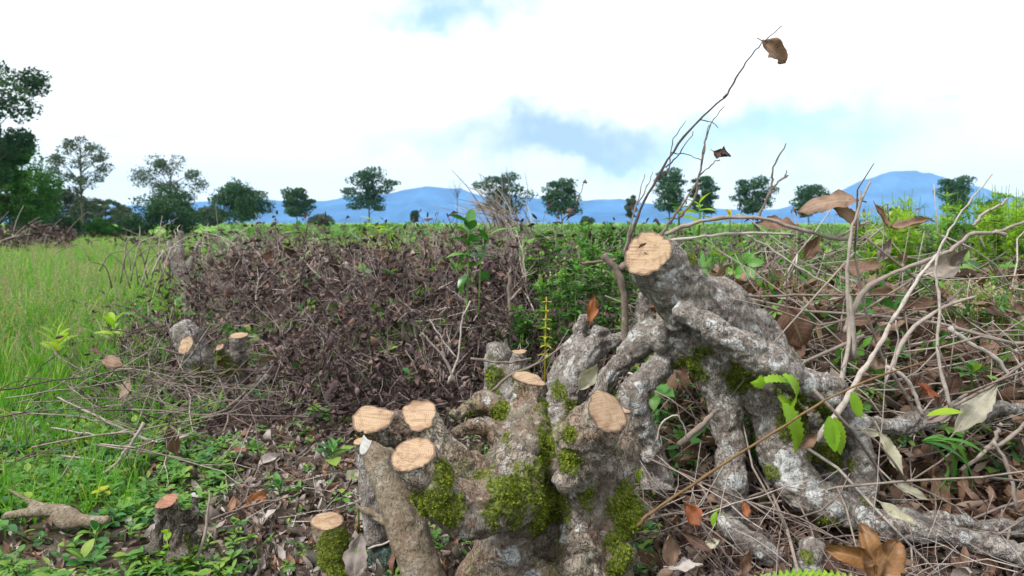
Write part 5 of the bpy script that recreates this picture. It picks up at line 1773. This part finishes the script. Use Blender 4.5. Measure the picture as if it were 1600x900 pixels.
dead_leaf(1070, 885, 1.15, 56, -10, M_LITTER, 'flat grey leaf under the pale grey curled leaf', 0.55, face=(0, -0.3, 1), seed=28)
dead_leaf(1110, 850, 1.2, 32, 20, M_PALE, 'small torn straw coloured leaf between the two big stumps', 0.6, crump=0.06, seed=29)
dead_leaf(1085, 845, 1.2, 60, -35, M_DEAD, 'long dark folded leaf between the two big stumps', 0.35, roll=1.6, seed=30)
dead_leaf(400, 782, 1.62, 54, 50, M_RUST, 'rusty leaf arched like a bow on the leaf litter', 0.4, face=(0.5, -0.4, 0.8), curl=-2.0, roll=0.9, seed=31)
dead_leaf(176, 566, 2.15, 46, 160, M_BROWN, 'brown and grey drooping leaf on the twigs at the grass edge', 0.55, roll=-0.9, curl=-0.8, seed=32)
dead_leaf(196, 606, 2.1, 38, -100, M_DEAD, 'dark hanging leaf just below the brown and grey leaf', 0.5, seed=33, curl=0.9)
dead_leaf(150, 547, 2.3, 22, -60, M_DEAD, 'little brown leaf at the tip of the long level twig', 0.5, seed=34)
dead_leaf(914, 284, 3.2, 17, -100, M_DEAD, 'tiny dark leaf dangling on a thin twig against the sky', 0.5, curl=2.5, seed=35)
dead_leaf(1378, 337, 1.88, 44, -70, M_DEAD, 'dark twisted leaf hanging from the hooked twig', 0.36, roll=2.0, twist=1.2, seed=36)
dead_leaf(1382, 392, 1.9, 44, 70, M_LITTER, 'tan shrivelled leaf on the thin dark weed stalk', 0.45, roll=1.5, seed=37)
dead_leaf(270, 690, 1.9, 52, 100, M_DEAD, 'dark purple curled leaf standing before the low brush', 0.5, roll=1.4, seed=38)
dead_leaf(228, 700, 1.9, 46, 20, M_DEAD, 'dark leaf lying in the hollow under the bowed branch', 0.5, seed=39)
dead_leaf(1145, 690, 1.5, 34, 30, M_PALE, 'white backed leaf tucked behind the leaning stump leg', 0.5, seed=40)
dead_leaf(918, 590, 1.5, 52, 60, M_PALE, 'pale bluish leaf blade wedged beside the small forked stump', 0.55, face=(0.3, -1, 0.2), roll=0.6, seed=41)
dead_leaf(1262, 690, 1.36, 38, 40, M_BROWN, 'smooth brown leaf tucked behind the hanging fern on the leaning stump', 0.6, seed=42)
dead_leaf(1470, 655, 1.46, 40, 5, M_LITTER, 'grey brown flat leaf under the pale branch at right', 0.5, face=(0, -0.2, 1), seed=43)
# faded fern blades and pale leaves over the roots
dead_leaf(1393, 708, 1.34, 74, -66, M_PALE, 'long whitish wavy leaf hanging over the dark hollow of the roots', 0.34, curl=0.3, roll=0.7, serr=0.06, nu=18, seed=44, stalk=0.3)
dead_leaf(1360, 675, 1.36, 48, 172, M_PALE, 'whitish leaf lying level left of the long wavy leaf', 0.3, seed=45)
dead_leaf(1425, 768, 1.32, 54, -40, M_PALE, 'faded yellowish leaf on the root below the long wavy leaf', 0.32, face=(0, -0.6, 0.8), serr=0.05, nu=16, seed=46)
dead_leaf(1398, 800, 1.3, 66, -42, M_PALE, 'faded olive leaf lying along the lichen covered root', 0.3, face=(0, -0.6, 0.8), seed=47)

# the orange leaf close to the lens
t = empty('dead_leaf', at(1362, 905, 0.78))
tag(t, 'curled orange leaf with three upright lobes at the bottom edge close by', 'leaf')
for (px, py, L, th, wr, sd) in ((1358, 862, 96, 96, 0.55, 50), (1330, 868, 76, 166, 0.7, 51), (1388, 872, 74, 50, 0.8, 52)):
    dead_leaf(px, py, 0.78, L, th, M_ORANGE, None, wr, face=(0, -1, 0.3), curl=-0.7, roll=1.7, crump=0.05, seed=sd, name='lobe', parent=t)


# ------------------------------------------------------------------ litter and caught leaves: copies
DL_MESH = {}


def leaf_copy(k, mat, loc, rot, s, label, group):
    key = (k, mat.name)
    if key not in DL_MESH:
        DL_MESH[key] = DL[k].mesh('dead_leaf', mat)
    o = bpy.data.objects.new('dead_leaf', DL_MESH[key])
    o.location = loc
    o.rotation_euler = rot
    o.scale = (s, s, s)
    COL.objects.link(o)
    return tag(o, label, 'leaf', group)


BEND = ('cupped', 'arched', 'backward bent', 'tightly rolled')


def scatter_leaves():
    rs = np.random.default_rng(33)
    n = 0
    while n < 120:
        d = 1.15 + 1.15 * rs.random() ** 1.2
        px = 250 + 360 * rs.random()
        x = (px - 800) / FPX * d
        if rs.random() > litter_zone(x, d) + 0.15:
            continue
        k = int(rs.integers(0, 12))
        leaf_copy(k, M_LITTER, (x, d, gz(x, d) + 0.008 + 0.014 * rs.random()), (0.45 * rs.normal(), 0.45 * rs.normal(), rs.random() * 6.28), 0.04 + 0.035 * rs.random(),
                  BEND[k % 4] + ' dead leaf in the litter ' + where(px, ((340, 'beside the split rotten stump'), (420, 'below the bow shaped leaf'), (500, 'left of the mossy peg stump'), (9999, 'behind the mossy peg stump'))) + span(d, ', at the bottom', ', midway back', ', toward the brush', 1.4, 1.75), 'dead leaves in the litter bed')
        n += 1
    for kk in range(55):
        k = int(rs.integers(0, 12))
        d = 1.45 + 1.0 * rs.random()
        px = 1100 + 500 * rs.random()
        x = (px - 800) / FPX * d
        z = 0.03 + 0.5 * rs.random() * sst(1.3, 1.8, d)
        leaf_copy(k, M_BROWN if rs.random() < 0.6 else M_DEAD, (x, d, z), (rs.random() * 6, rs.random() * 6, rs.random() * 6), 0.05 + 0.05 * rs.random(),
                  BEND[k % 4] + ' brown leaf caught ' + span(z, 'low', 'midway', 'high', 0.15, 0.32) + ' in twigs ' + where(px, ((1230, 'behind the leaning trunk'), (1340, 'left of the upright bleached stick'), (1470, 'left of the very long wavy stick'), (9999, 'at the far right'))), 'dead leaves caught in the twigs at right')
    for kk in range(35):
        k = int(rs.integers(0, 12))
        d = 1.12 + 0.4 * rs.random()
        px = 990 + 560 * rs.random() ** 1.5
        x = (px - 800) / FPX * d
        leaf_copy(k, M_DEAD if rs.random() < 0.6 else M_LITTER, (x, d, 0.01 + 0.03 * rs.random()), (0.6 * rs.normal(), 0.6 * rs.normal(), rs.random() * 6.28), 0.04 + 0.03 * rs.random(),
                  BEND[k % 4] + ' dead leaf on the dark soil ' + where(px, ((1090, 'at the foot of the mossy stump'), (1200, 'around the grey log end'), (1350, 'below the lichen covered root'), (9999, 'under the roots at far right'))), 'dead leaves under the stumps')
    for kk in range(45):
        k = int(rs.integers(0, 12))
        d = 2.3 + 1.3 * rs.random()
        px = 330 + 520 * rs.random()
        x = (px - 800) / FPX * d
        h = brush_h(x, d)
        if h < 0.04:
            continue
        leaf_copy(k, M_DEAD, (x, d, gz(x, d) + 0.03 + h * 0.65), (rs.random() * 6, rs.random() * 6, rs.random() * 6), 0.05 + 0.04 * rs.random(),
                  BEND[k % 4] + ' leaf on the dark brushwood ' + where(px, ((450, 'right of the weathered stump'), (600, 'above the litter bed'), (720, 'behind the left sawn stubs'), (9999, 'behind the upright sawn stub'))) + span(d, ', near', ', midway', ', far', 2.65, 3.1), 'dead leaves hanging on the brushwood')


scatter_leaves()

# ------------------------------------------------------------------ green plants
LEAF_MESH = {}


def leaf_mesh(mat, shape, k):
    key = (mat.name, shape, k)
    if key not in LEAF_MESH:
        w, curl, fold, serr, nu = {'round': (0.62, -0.7, 0.2, 0, 6), 'lance': (0.32, -0.8, 0.25, 0, 7), 'oval': (0.46, -0.6, 0.25, 0, 6), 'strap': (0.07, -1.7, 0.5, 0, 9), 'tooth': (0.42, -0.3, 0.15, 0.1, 16), 'fern': (0.3, -1.9, 0.2, 0.16, 20)}[shape]
        V, F, UV = leaf(1.0, w, nu, 2, curl * (0.6 + 0.35 * k), 0.25, fold, serr, 0.012, 0.9 if shape != 'fern' else 0.7, k * 7 + 1, 0.0, 0.15 * (k - 1))
        G = Geo()
        G.add(V, F, 0.0, UV)
        LEAF_MESH[key] = G.mesh('leaf', mat)
    return LEAF_MESH[key]


def add_leaf(root, p, az, el, L, mat, shape, k, spin=0.0):
    o = bpy.data.objects.new('leaf', leaf_mesh(mat, shape, k))
    M = Matrix.Translation(Vector(p)) @ Matrix.Rotation(az, 4, 'Z') @ Matrix.Rotation(el, 4, 'X') @ Matrix.Rotation(spin, 4, 'Y') @ Matrix.Scale(L, 4)
    o.matrix_local = M
    return link(o, root)


def rosette(px, py, d, n, Lpx, shape, mat, label, group=None, seed=0, el=(0.1, 0.9), stem=0.15, name='weed', cat='weed', z=None):
    rs = np.random.default_rng(seed)
    x = (px - 800) / FPX * d
    if py is not None:
        p = at(px, py, d)
        base = Vector((p.x, p.y, p.z if z is None else z))
    else:
        base = Vector((x, d, gz(x, d)))
    t = empty(name, base)
    tag(t, label, cat, group)
    L = m_of(Lpx, d)
    h = stem * L
    P = np.array([(0, 0, -0.03), (0.05 * h, 0, h * 0.5), (0, 0, h)])
    G = Geo()
    V, F = tube(P, [0.05 * L, 0.045 * L, 0.03 * L], 5)
    G.add(V, F)
    G.obj('stem', M_STEM, t)
    a0 = rs.random() * 6.28
    for i in range(n):
        u = i / max(1, n - 1)
        add_leaf(t, (0, 0, h * (0.25 + 0.75 * u)), a0 + i * 2.4 + 0.3 * rs.normal(), el[0] + (el[1] - el[0]) * u + 0.12 * rs.normal(), L * (1 - 0.35 * u) * (0.8 + 0.35 * rs.random()), mat, shape, int(rs.integers(0, 3)), 0.2 * rs.normal())
    return t


rosette(520, 722, 1.85, 8, 44, 'oval', M_WEED, 'fresh green rosette with broad leaves in the litter left of the tan stem', seed=1, el=(0.2, 1.3), stem=0.5)
rosette(436, 772, 1.68, 7, 38, 'oval', M_WEED, 'green rosette beside the bow shaped rusty leaf', seed=2, el=(0.3, 1.2), stem=0.4)
rosette(466, 768, 1.68, 6, 26, 'oval', M_WEED, 'small star shaped green rosette right of the bow shaped leaf', seed=3, el=(0.2, 1.0))
rosette(345, 745, 1.8, 8, 30, 'oval', M_WEED, 'light green clustered weed at the upper edge of the litter', seed=4, el=(0.1, 1.0))
rosette(300, 712, 1.95, 4, 34, 'oval', M_GREEN, 'weed with one wide bright green leaf above the red topped stump', seed=5, el=(0.1, 0.5))
rosette(130, 893, 1.34, 11, 46, 'round', M_WEED, 'clump of round bluish green leaves at the lower left edge', seed=6, el=(0.0, 0.9), stem=0.5)
rosette(150, 845, 1.42, 6, 44, 'oval', M_WEED, 'upright broad leaved green weed below the lichen tipped branch', seed=7, el=(0.3, 1.3), stem=0.4)
rosette(8, 828, 1.45, 4, 40, 'round', M_WEED, 'round leaved weed at the very left edge by the fallen branch', seed=8, el=(0.1, 0.6))
rosette(262, 893, 1.3, 5, 26, 'round', M_LIME, 'yellow green seedling climbing in front of the split rotten stump', seed=9, el=(0.2, 1.2), stem=2.4)
rosette(160, 770, 1.6, 6, 22, 'round', M_YELLOW, 'yellow leaved weed in the low green cover', seed=10)
rosette(90, 560, 2.9, 8, 52, 'oval', M_LIME, 'broad leaved lime green weed in the grass path', seed=11, el=(0.5, 1.3), stem=0.6)
rosette(178, 530, 2.5, 6, 34, 'oval', M_LIME, 'lime green sprout behind the arching twig on the path edge', seed=12, el=(0.3, 1.2), stem=0.8)
rosette(275, 500, 2.9, 5, 40, 'oval', M_GREEN, 'bright green leaves behind the weathered stump with round stubs', seed=13, el=(0.1, 0.9), stem=0.8)
rosette(215, 505, 3.0, 5, 34, 'oval', M_GREEN, 'pale green weed left of the weathered stump top', seed=14, el=(0.2, 1.0), stem=0.6)
rosette(560, 800, 1.35, 4, 36, 'lance', M_WEED, 'narrow leaved green weed under the leaning mossy stick', seed=15, el=(0.0, 0.5))
rosette(1518, 592, 1.55, 8, 44, 'oval', M_GREEN, 'bright rosette of glossy leaves right of the rusty crumpled leaf', seed=16, el=(0.1, 1.1), stem=0.3)
rosette(1400, 560, 1.62, 6, 38, 'oval', M_WEED, 'green leaves deep under the crossing pale twigs', seed=17, el=(0.1, 0.9))
rosette(1340, 500, 1.85, 6, 40, 'oval', M_GREEN, 'bright green weed behind the bent pale branch', seed=18, el=(0.1, 0.9), stem=0.6)
rosette(1092, 350, 1.85, 7, 40, 'oval', M_LIME, 'lime green leaves poking up behind the arching branch', seed=19, el=(-0.1, 0.9), stem=0.8)
rosette(1060, 350, 1.95, 6, 34, 'oval', M_SHOOT, 'dark green leaves behind the start of the arching branch', seed=20, el=(0, 0.8), stem=0.8)
rosette(1140, 352, 1.9, 5, 28, 'lance', M_YELLOW, 'yellow orange weed tips behind the arching branch', seed=21, el=(0.2, 1.1), stem=0.5)
rosette(1000, 735, 1.22, 4, 24, 'lance', M_LIME, 'little lime green drooping leaves right of the mossy column', seed=22, el=(-1.2, -0.7), stem=0.1)
rosette(757, 712, 1.2, 4, 11, 'round', M_WEED, 'tiny bluish seedling growing in the hollow of the mossy stump', seed=23, el=(0.3, 1.0), stem=1.2)
rosette(1120, 800, 1.22, 3, 26, 'oval', M_LIME, 'single lime leaf beside the bright rusty leaf', seed=24, el=(-0.8, 0.2))
rosette(1180, 560, 1.75, 5, 30, 'round', M_GREEN, 'green leaves behind the gap over the leaning trunk', seed=25)
rosette(1385, 390, 2.0, 8, 36, 'lance', M_PALEGREEN, 'silvery green weed behind the thin dark stalk', seed=26, el=(0.1, 1.2), stem=1.5)
rosette(640, 600, 2.3, 5, 26, 'oval', M_WEED, 'green weed at the foot of the dark brush behind the front stump', seed=27, stem=0.6)
rosette(607, 560, 2.5, 5, 22, 'oval', M_LIME, 'lime green seedling in front of the dark brush', seed=28, stem=1.0)
rosette(490, 650, 2.2, 8, 26, 'oval', M_GREEN, 'low bright weed patch in front of the dark brush', seed=29, stem=0.5)


def crowd():
    rs = np.random.default_rng(77)
    n = 0
    while n < 105:
        d = 1.12 + 1.1 * rs.random() ** 1.2
        px = -10 + 420 * rs.random()
        x = (px - 800) / FPX * d
        if rs.random() < litter_zone(x, d) * 0.92 or x < -0.72 * d:
            continue
        shape, mat = (('round', M_WEED), ('oval', M_WEED), ('oval', M_GREEN), ('lance', M_WEED))[int(rs.integers(0, 4))]
        rosette(px, None, d, int(rs.integers(5, 8)), (20 + 12 * rs.random()), shape, mat, {'round': 'round leaved', 'oval': 'oval leaved', 'lance': 'narrow leaved'}[shape] + (' bright' if mat is M_GREEN else '') + ' weed ' + where(px, ((90, 'at the left edge'), (190, 'around the fallen branch'), (310, 'around the split rotten stump'), (9999, 'at the litter border'))) + span(d, ', nearest the lens', ', midway back', ', toward the brush', 1.35, 1.7), 'green weeds in the low cover at left', seed=int(500 + n), el=(0.05, 0.8), stem=0.6)
        n += 1
    for k in range(28):
        d = 1.5 + 0.8 * rs.random()
        px = 1200 + 400 * rs.random()
        rosette(px, None, d, 6, 24 + 12 * rs.random(), 'oval', (M_WEED, M_GREEN)[k % 2], ('dull' if k % 2 == 0 else 'bright') + ' green weed under twigs ' + where(px, ((1330, 'above the leaning trunk end'), (1430, 'around the upright bleached stick'), (1520, 'around the very long wavy stick'), (9999, 'at the far right edge'))) + span(d, ', near', ', midway', ', far', 1.75, 2.05), 'green weeds under the twigs at right', seed=700 + k, stem=1.0 + 2.5 * rs.random())
    for k in range(22):
        d = 1.3 + 0.7 * rs.random()
        px = 400 + 170 * rs.random()
        rosette(px, None, d, 4, 9 + 8 * rs.random(), 'round', M_WEED, 'tiny green seedling in the litter ' + where(px, ((450, 'below the bow shaped leaf'), (510, 'left of the mossy peg stump'), (9999, 'behind the mossy peg stump'))) + span(d, ', nearest', ', midway', ', farthest', 1.5, 1.75), 'seedlings in the leaf litter', seed=800 + k, stem=0.4)


crowd()


def sapling(px, py, d, hpx, n, Lpx, shape, mat, label, seed, cat='plant', name='sapling', lean=0.0):
    rs = np.random.default_rng(seed)
    base = at(px, py, d)
    t = empty(name, base)
    tag(t, label, cat)
    H, L = m_of(hpx, d), m_of(Lpx, d)
    P = catmull([(0, 0, -0.12), (0.04 * H, 0, 0.3 * H), (lean * H * 0.5, 0, 0.65 * H), (lean * H, 0, H)], 4)
    G = Geo()
    V, F = tube(P, np.linspace(0.05 * L, 0.025 * L, len(P)), 5)
    G.add(V, F)
    G.obj('stem', M_STEM, t)
    for i in range(n):
        u = (i + 0.5) / n
        p = P[int(3 + (len(P) - 4) * u)]
        add_leaf(t, p, i * 2.4 + 0.4 * rs.normal(), -0.1 + 0.9 * u + 0.25 * rs.normal(), L * (0.75 + 0.45 * rs.random()), mat, shape, int(rs.integers(0, 3)), 0.3 * rs.normal())
    return t


sapling(728, 440, 2.3, 98, 20, 34, 'oval', M_SHOOT, 'young tea shoot with glossy dark green leaves standing over the brush', 3, lean=0.08)
sapling(748, 430, 2.35, 66, 11, 30, 'oval', M_SHOOT, 'second shorter glossy shoot right of the young tea shoot', 4, lean=0.25)
sapling(581, 400, 3.6, 62, 12, 20, 'lance', M_LIME, 'pale green weed stem rising before the tallest flat tree', 5)
sapling(606, 400, 3.5, 48, 12, 20, 'lance', M_LIME, 'second pale green weed stem just right of the first over the brush', 6)

# yellow whorled weed
t = empty('whorled_weed', at(851, 562, 1.95))
tag(t, 'thin yellow weed stem with leaf whorls in storeys before the green bush', 'weed')
G = Geo()
V, F = tube(np.array([(0, 0, -0.15), (0.002, 0, 0.07), (0.004, 0, m_of(100, 1.95))]), [0.0028, 0.0025, 0.0016], 5)
G.add(V, F)
G.obj('stem', M_YELLOW, t)
for k in range(7):
    for j in range(4):
        add_leaf(t, (0.003, 0, m_of(8 + 14 * k, 1.95)), j * 1.57 + k * 0.7, 0.15, 0.022 * (1 - 0.05 * k), M_YELLOW, 'oval', j % 3)


def bush(px, py, d, hpx, wpx, stems, per, Lpx, mat, label, seed, group, shape='oval', name='weed_bush', cat='weed bush', flowers=0):
    """a many stemmed weed: stems as one part, its small leaves joined into one foliage part"""
    rs = np.random.default_rng(seed)
    base = at(px, py, d)
    t = empty(name, base)
    tag(t, label, cat, group)
    H, Wd, L = m_of(hpx, d), m_of(wpx, d), m_of(Lpx, d)
    G, Lf = Geo(), Geo()
    FL = Geo()
    for s in range(stems):
        a = rs.random() * 6.28
        r = Wd * 0.5 * math.sqrt(rs.random())
        tip = np.array([r * math.cos(a), r * math.sin(a), H * (0.6 + 0.4 * rs.random())])
        P = catmull([np.array([0.2 * tip[0], 0.2 * tip[1], -0.1]), tip * np.array([0.55, 0.55, 0.5]), tip], 4)
        V, F = tube(P, np.linspace(0.0014, 0.0007, len(P)) * (d / 2), 3, False)
        G.add(V, F, rs.random() * 0.3)
        for i in range(per):
            u = 0.2 + 0.8 * (i + rs.random()) / per
            p = P[min(len(P) - 1, int(u * (len(P) - 1)))]
            l_ = L * (0.6 + 0.6 * rs.random()) * (1.1 - 0.4 * u)
            w = {'oval': 0.45, 'lance': 0.22, 'round': 0.65}[shape]
            V, F, UV = leaf(l_, l_ * w, 3, 1, -0.8 * rs.random(), 0, 0.25, seed=int(rs.integers(1 << 20)))
            M = np.array(Matrix.Rotation(rs.random() * 6.28, 3, 'Z') @ Matrix.Rotation(0.1 + 0.8 * rs.random() * u, 3, 'X'))
            Lf.add(V @ M.T + p + rs.normal(size=3) * 0.004, F, 0.55 * rs.random() + 0.3 * (u > 0.85), UV)
        if flowers and rs.random() < flowers:
            for q in range(4):
                c = tip + rs.normal(size=3) * 0.012
                FL.add(KITE[0] * 0.011 @ np.array(Matrix.Rotation(rs.random() * 6, 3, 'X')) + c, [(0, 1, 2, 3)], rs.random() * 0.3, KITE[4])
    G.obj('stem', M_STEM, t)
    tag(Lf.obj('foliage', mat, t), kind='stuff')
    if FL.n:
        tag(FL.obj('blossom', M_SEED, t), kind='stuff')
    return t


GB = [(815, 560, 2.4, 90, 50), (838, 470, 2.75, 90, 55), (860, 540, 2.35, 130, 60), (900, 520, 2.3, 130, 70), (945, 500, 2.3, 120, 70), (885, 470, 2.6, 110, 80), (930, 450, 2.7, 100, 80), (975, 470, 2.5, 110, 60), (860, 420, 3.0, 70, 70), (915, 410, 3.2, 65, 90), (960, 405, 3.2, 65, 80), (1000, 430, 2.9, 80, 70)]
GB_LAB = ['low green bush left of the yellow whorled weed', 'small green bush growing into the edge of the brown heap', 'leafy green bush directly behind the yellow whorled weed', 'leafy green bush behind the small forked stump', 'leafy green bush behind the rust orange leaf', 'second row green bush between brown heap and yellow weed', 'second row green bush above the small forked stump',
          'green bush behind the broken grey upright stick', 'lighter green bush touching the brown heap top', 'lighter green bush on the skyline below the round layered tree', 'lighter green bush on the skyline left of the large sawn face', 'lighter green bush directly behind the large sawn face']
for i, (px, py, d, h, w) in enumerate(GB):
    bush(px, py, d, h, w, 10, 30, 19, M_GREEN, GB_LAB[i], 40 + i, 'leafy weed bushes in the middle', 'oval', flowers=0.15)
rs0 = np.random.default_rng(12)
for i in range(52):
    px = 1335 + 290 * rs0.random()
    d = 2.5 + 2.2 * rs0.random()
    top = 318 + 40 * rs0.random() + (20 if px < 1400 else 0)
    bush(px, top + 130, d, 165, 42, 8, 52, 23, (M_LIME, M_GREEN, M_LIME)[i % 3], 'tall feathery ' + ('green' if i % 3 == 1 else 'lime') + ' weed ' + where(px, ((1370, 'below the mountain slope'), (1420, 'under the mountain peak'), (1470, 'left of the open layered tree'), (1515, 'under the open layered tree'), (1560, 'under the small dark tree'), (9999, 'at the right edge'))) + span(d, ', nearest', ', midway', ', farthest', 3.1, 3.9), 60 + i, 'tall weeds beyond the twigs at right', 'lance', 'tall_weed', 'weed')
for i in range(16):
    px = 1470 + 140 * rs0.random()
    d = 1.95 + 0.35 * rs0.random()
    bush(px, 530 + 20 * rs0.random(), d, 90, 60, 14, 16, 11, M_PALEGREEN, 'pale fine leaved bush with whitish flowers ' + where(px, ((1510, 'behind the very long wavy stick'), (1550, 'right of the very long wavy stick'), (1590, 'above the folded tan leaf'), (9999, 'at the right edge'))) + span(d, ', nearest', ', midway', ', farthest', 2.07, 2.19), 110 + i, 'pale fine leaved bushes at far right', 'oval', 'weed_bush', 'weed bush', 0.9)
for i in range(16):
    px = 1020 + 330 * rs0.random()
    d = 2.4 + 1.6 * rs0.random()
    bush(px, 455, d, 85, 55, 7, 12, 18, M_GREEN, 'green weed behind the twig heap ' + where(px, ((1090, 'under the full dark tree'), (1160, 'under the adjoining dark tree'), (1230, 'under the full layered tree'), (1300, 'under the spreading tree'), (9999, 'below the mountain slope'))) + span(d, ', nearest', ', midway', ', farthest', 2.9, 3.5), 130 + i, 'weeds behind the twig heap', 'oval', 'tall_weed', 'weed')
for i in range(14):
    px = 420 + 260 * rs0.random()
    d = 4.5 + 4.5 * rs0.random()
    bush(px, 348 + 30 + 150 / d, d, 190 / d, 150 / d, 7, 10, 60 / d, M_LIME, 'light green weed in the far brushwood ' + where(px, ((480, 'below the small layered tree'), (540, 'below the low bush'), (610, 'below the tallest flat tree'), (9999, 'below the tiny lone tree'))) + span(d, ', nearest', ', midway', ', farthest', 5.8, 7.3), 160 + i, 'weeds in the far brushwood', 'oval', 'tall_weed', 'weed')


# ------------------------------------------------------------------ ferns and grass on the stumps
def fern(px, py, d, label, fronds, mat, shape='fern'):
    t = empty('fern', at(px, py, d))
    tag(t, label, 'fern')
    for k, (fx, fy, fd, L, th, dip, face, sh) in enumerate(fronds):
        l_ = m_of(L, fd)
        o = bpy.data.objects.new('frond', leaf_mesh(mat, sh, k % 3))
        o.matrix_local = Matrix.Translation(at(fx, fy, fd) - t.location) @ leaf_frame(th, face, dip).to_4x4() @ Matrix.Scale(l_, 4)
        link(o, t)
    return t


fern(1232, 612, 1.36, 'bright fern with curling toothed fronds on the mossy leaning stump', [
    (1192, 607, 1.35, 70, 130, -0.6, (-0.6, -0.4, 0.8), 'fern'), (1232, 600, 1.36, 62, 140, -0.5, (-0.5, -0.5, 0.8), 'fern'), (1222, 585, 1.35, 88, -28, -0.3, (0.2, -0.6, 0.8), 'fern'), (1222, 630, 1.35, 100, -55, -0.2, (0.4, -0.9, 0.4), 'fern'),
    (1215, 618, 1.36, 50, -35, -0.3, (0.2, -0.9, 0.4), 'fern')], M_LIME)
fern(1296, 652, 1.33, 'hanging yellow green fern fronds below the broken pale stick', [
    (1295, 650, 1.33, 58, -82, -0.1, (-0.3, -1, 0.2), 'tooth'), (1303, 652, 1.33, 64, -74, 0.0, (0.4, -1, 0.2), 'tooth')], M_LIME)
fern(1338, 612, 1.34, 'single toothed bright green leaf at the foot of the leaning trunk', [(1330, 612, 1.34, 46, -68, 0.0, (0.1, -1, 0.3), 'tooth')], M_LIME)
fern(1452, 650, 1.38, 'curved lime green blade arching over the upper root', [(1448, 650, 1.38, 56, 20, -0.2, (0.2, -0.3, 1), 'lance')], M_LIME)
t = empty('grass_tuft', at(1440, 690, 1.36))
tag(t, 'tuft of long arching green grass blades on the roots at right', 'grass')
for k, (th, L, dp, cz) in enumerate([(-8, 95, -0.2, 1), (-14, 120, -0.1, 0), (-25, 150, 0.1, 2), (-30, 130, -0.3, 1), (-42, 120, -0.2, 2), (-5, 80, 0.3, 0), (-18, 160, 0.2, 1), (8, 70, -0.2, 2)]):
    o = bpy.data.objects.new('blade', leaf_mesh(M_GREEN, 'strap', cz))
    o.matrix_local = leaf_frame(th + 28, (0, -0.3, 1), dp).to_4x4() @ Matrix.Scale(m_of(L, 1.36), 4)
    link(o, t)
# the fern frond rising into the bottom of the view
t = empty('fern', at(1260, 925, 0.72))
tag(t, 'yellow green fern frond with rounded leaflets along the bottom edge', 'fern')
G = Geo()
V, F = tube(np.array([np.array(at(px, py, 0.72) - t.location) for px, py in ((1175, 915), (1230, 903), (1290, 903), (1360, 918))]), [0.0012, 0.0012, 0.001, 0.0008], 5)
G.add(V, F)
G.obj('stem', M_LIME, t)
for k in range(17):
    px = 1180 + k * 10
    py = 914 - 13 * math.sin(math.pi * (k + 1) / 18)
    for sgn in (1, -1):
        o = bpy.data.objects.new('leaflet', leaf_mesh(M_LIME, 'oval', k % 3))
        o.matrix_local = Matrix.Translation(at(px, py + (0 if sgn > 0 else 2), 0.72) - t.location) @ leaf_frame(78 * sgn if sgn > 0 else 60, (0.1, -0.6, 0.8), -0.4 if sgn < 0 else 0.5).to_4x4() @ Matrix.Scale(m_of(15, 0.72), 4)
        link(o, t)


# ------------------------------------------------------------------ labels: what still shares one is told apart by its place
def tell_apart():
    sets = {}
    for o in S.objects:
        if o.parent is None and o.get('label') and o.get('group'):
            sets.setdefault(o['label'], []).append(o)
    for lab, os_ in sets.items():
        n = len(os_)
        if n < 2 or n > 6:
            continue
        os_.sort(key=lambda o: o.location.x / max(0.1, o.location.y))
        names = {2: ('left one', 'right one'), 3: ('left one', 'middle one', 'right one')}.get(n) or ('leftmost', 'second from left', 'third from left', 'fourth from left', 'fifth from left')[:n - 1] + ('rightmost',)
        for o, w in zip(os_, names):
            new = f'{lab}, {w}'
            if len(new.replace(',', ' ').split()) <= 16:
                o['label'] = new


tell_apart()
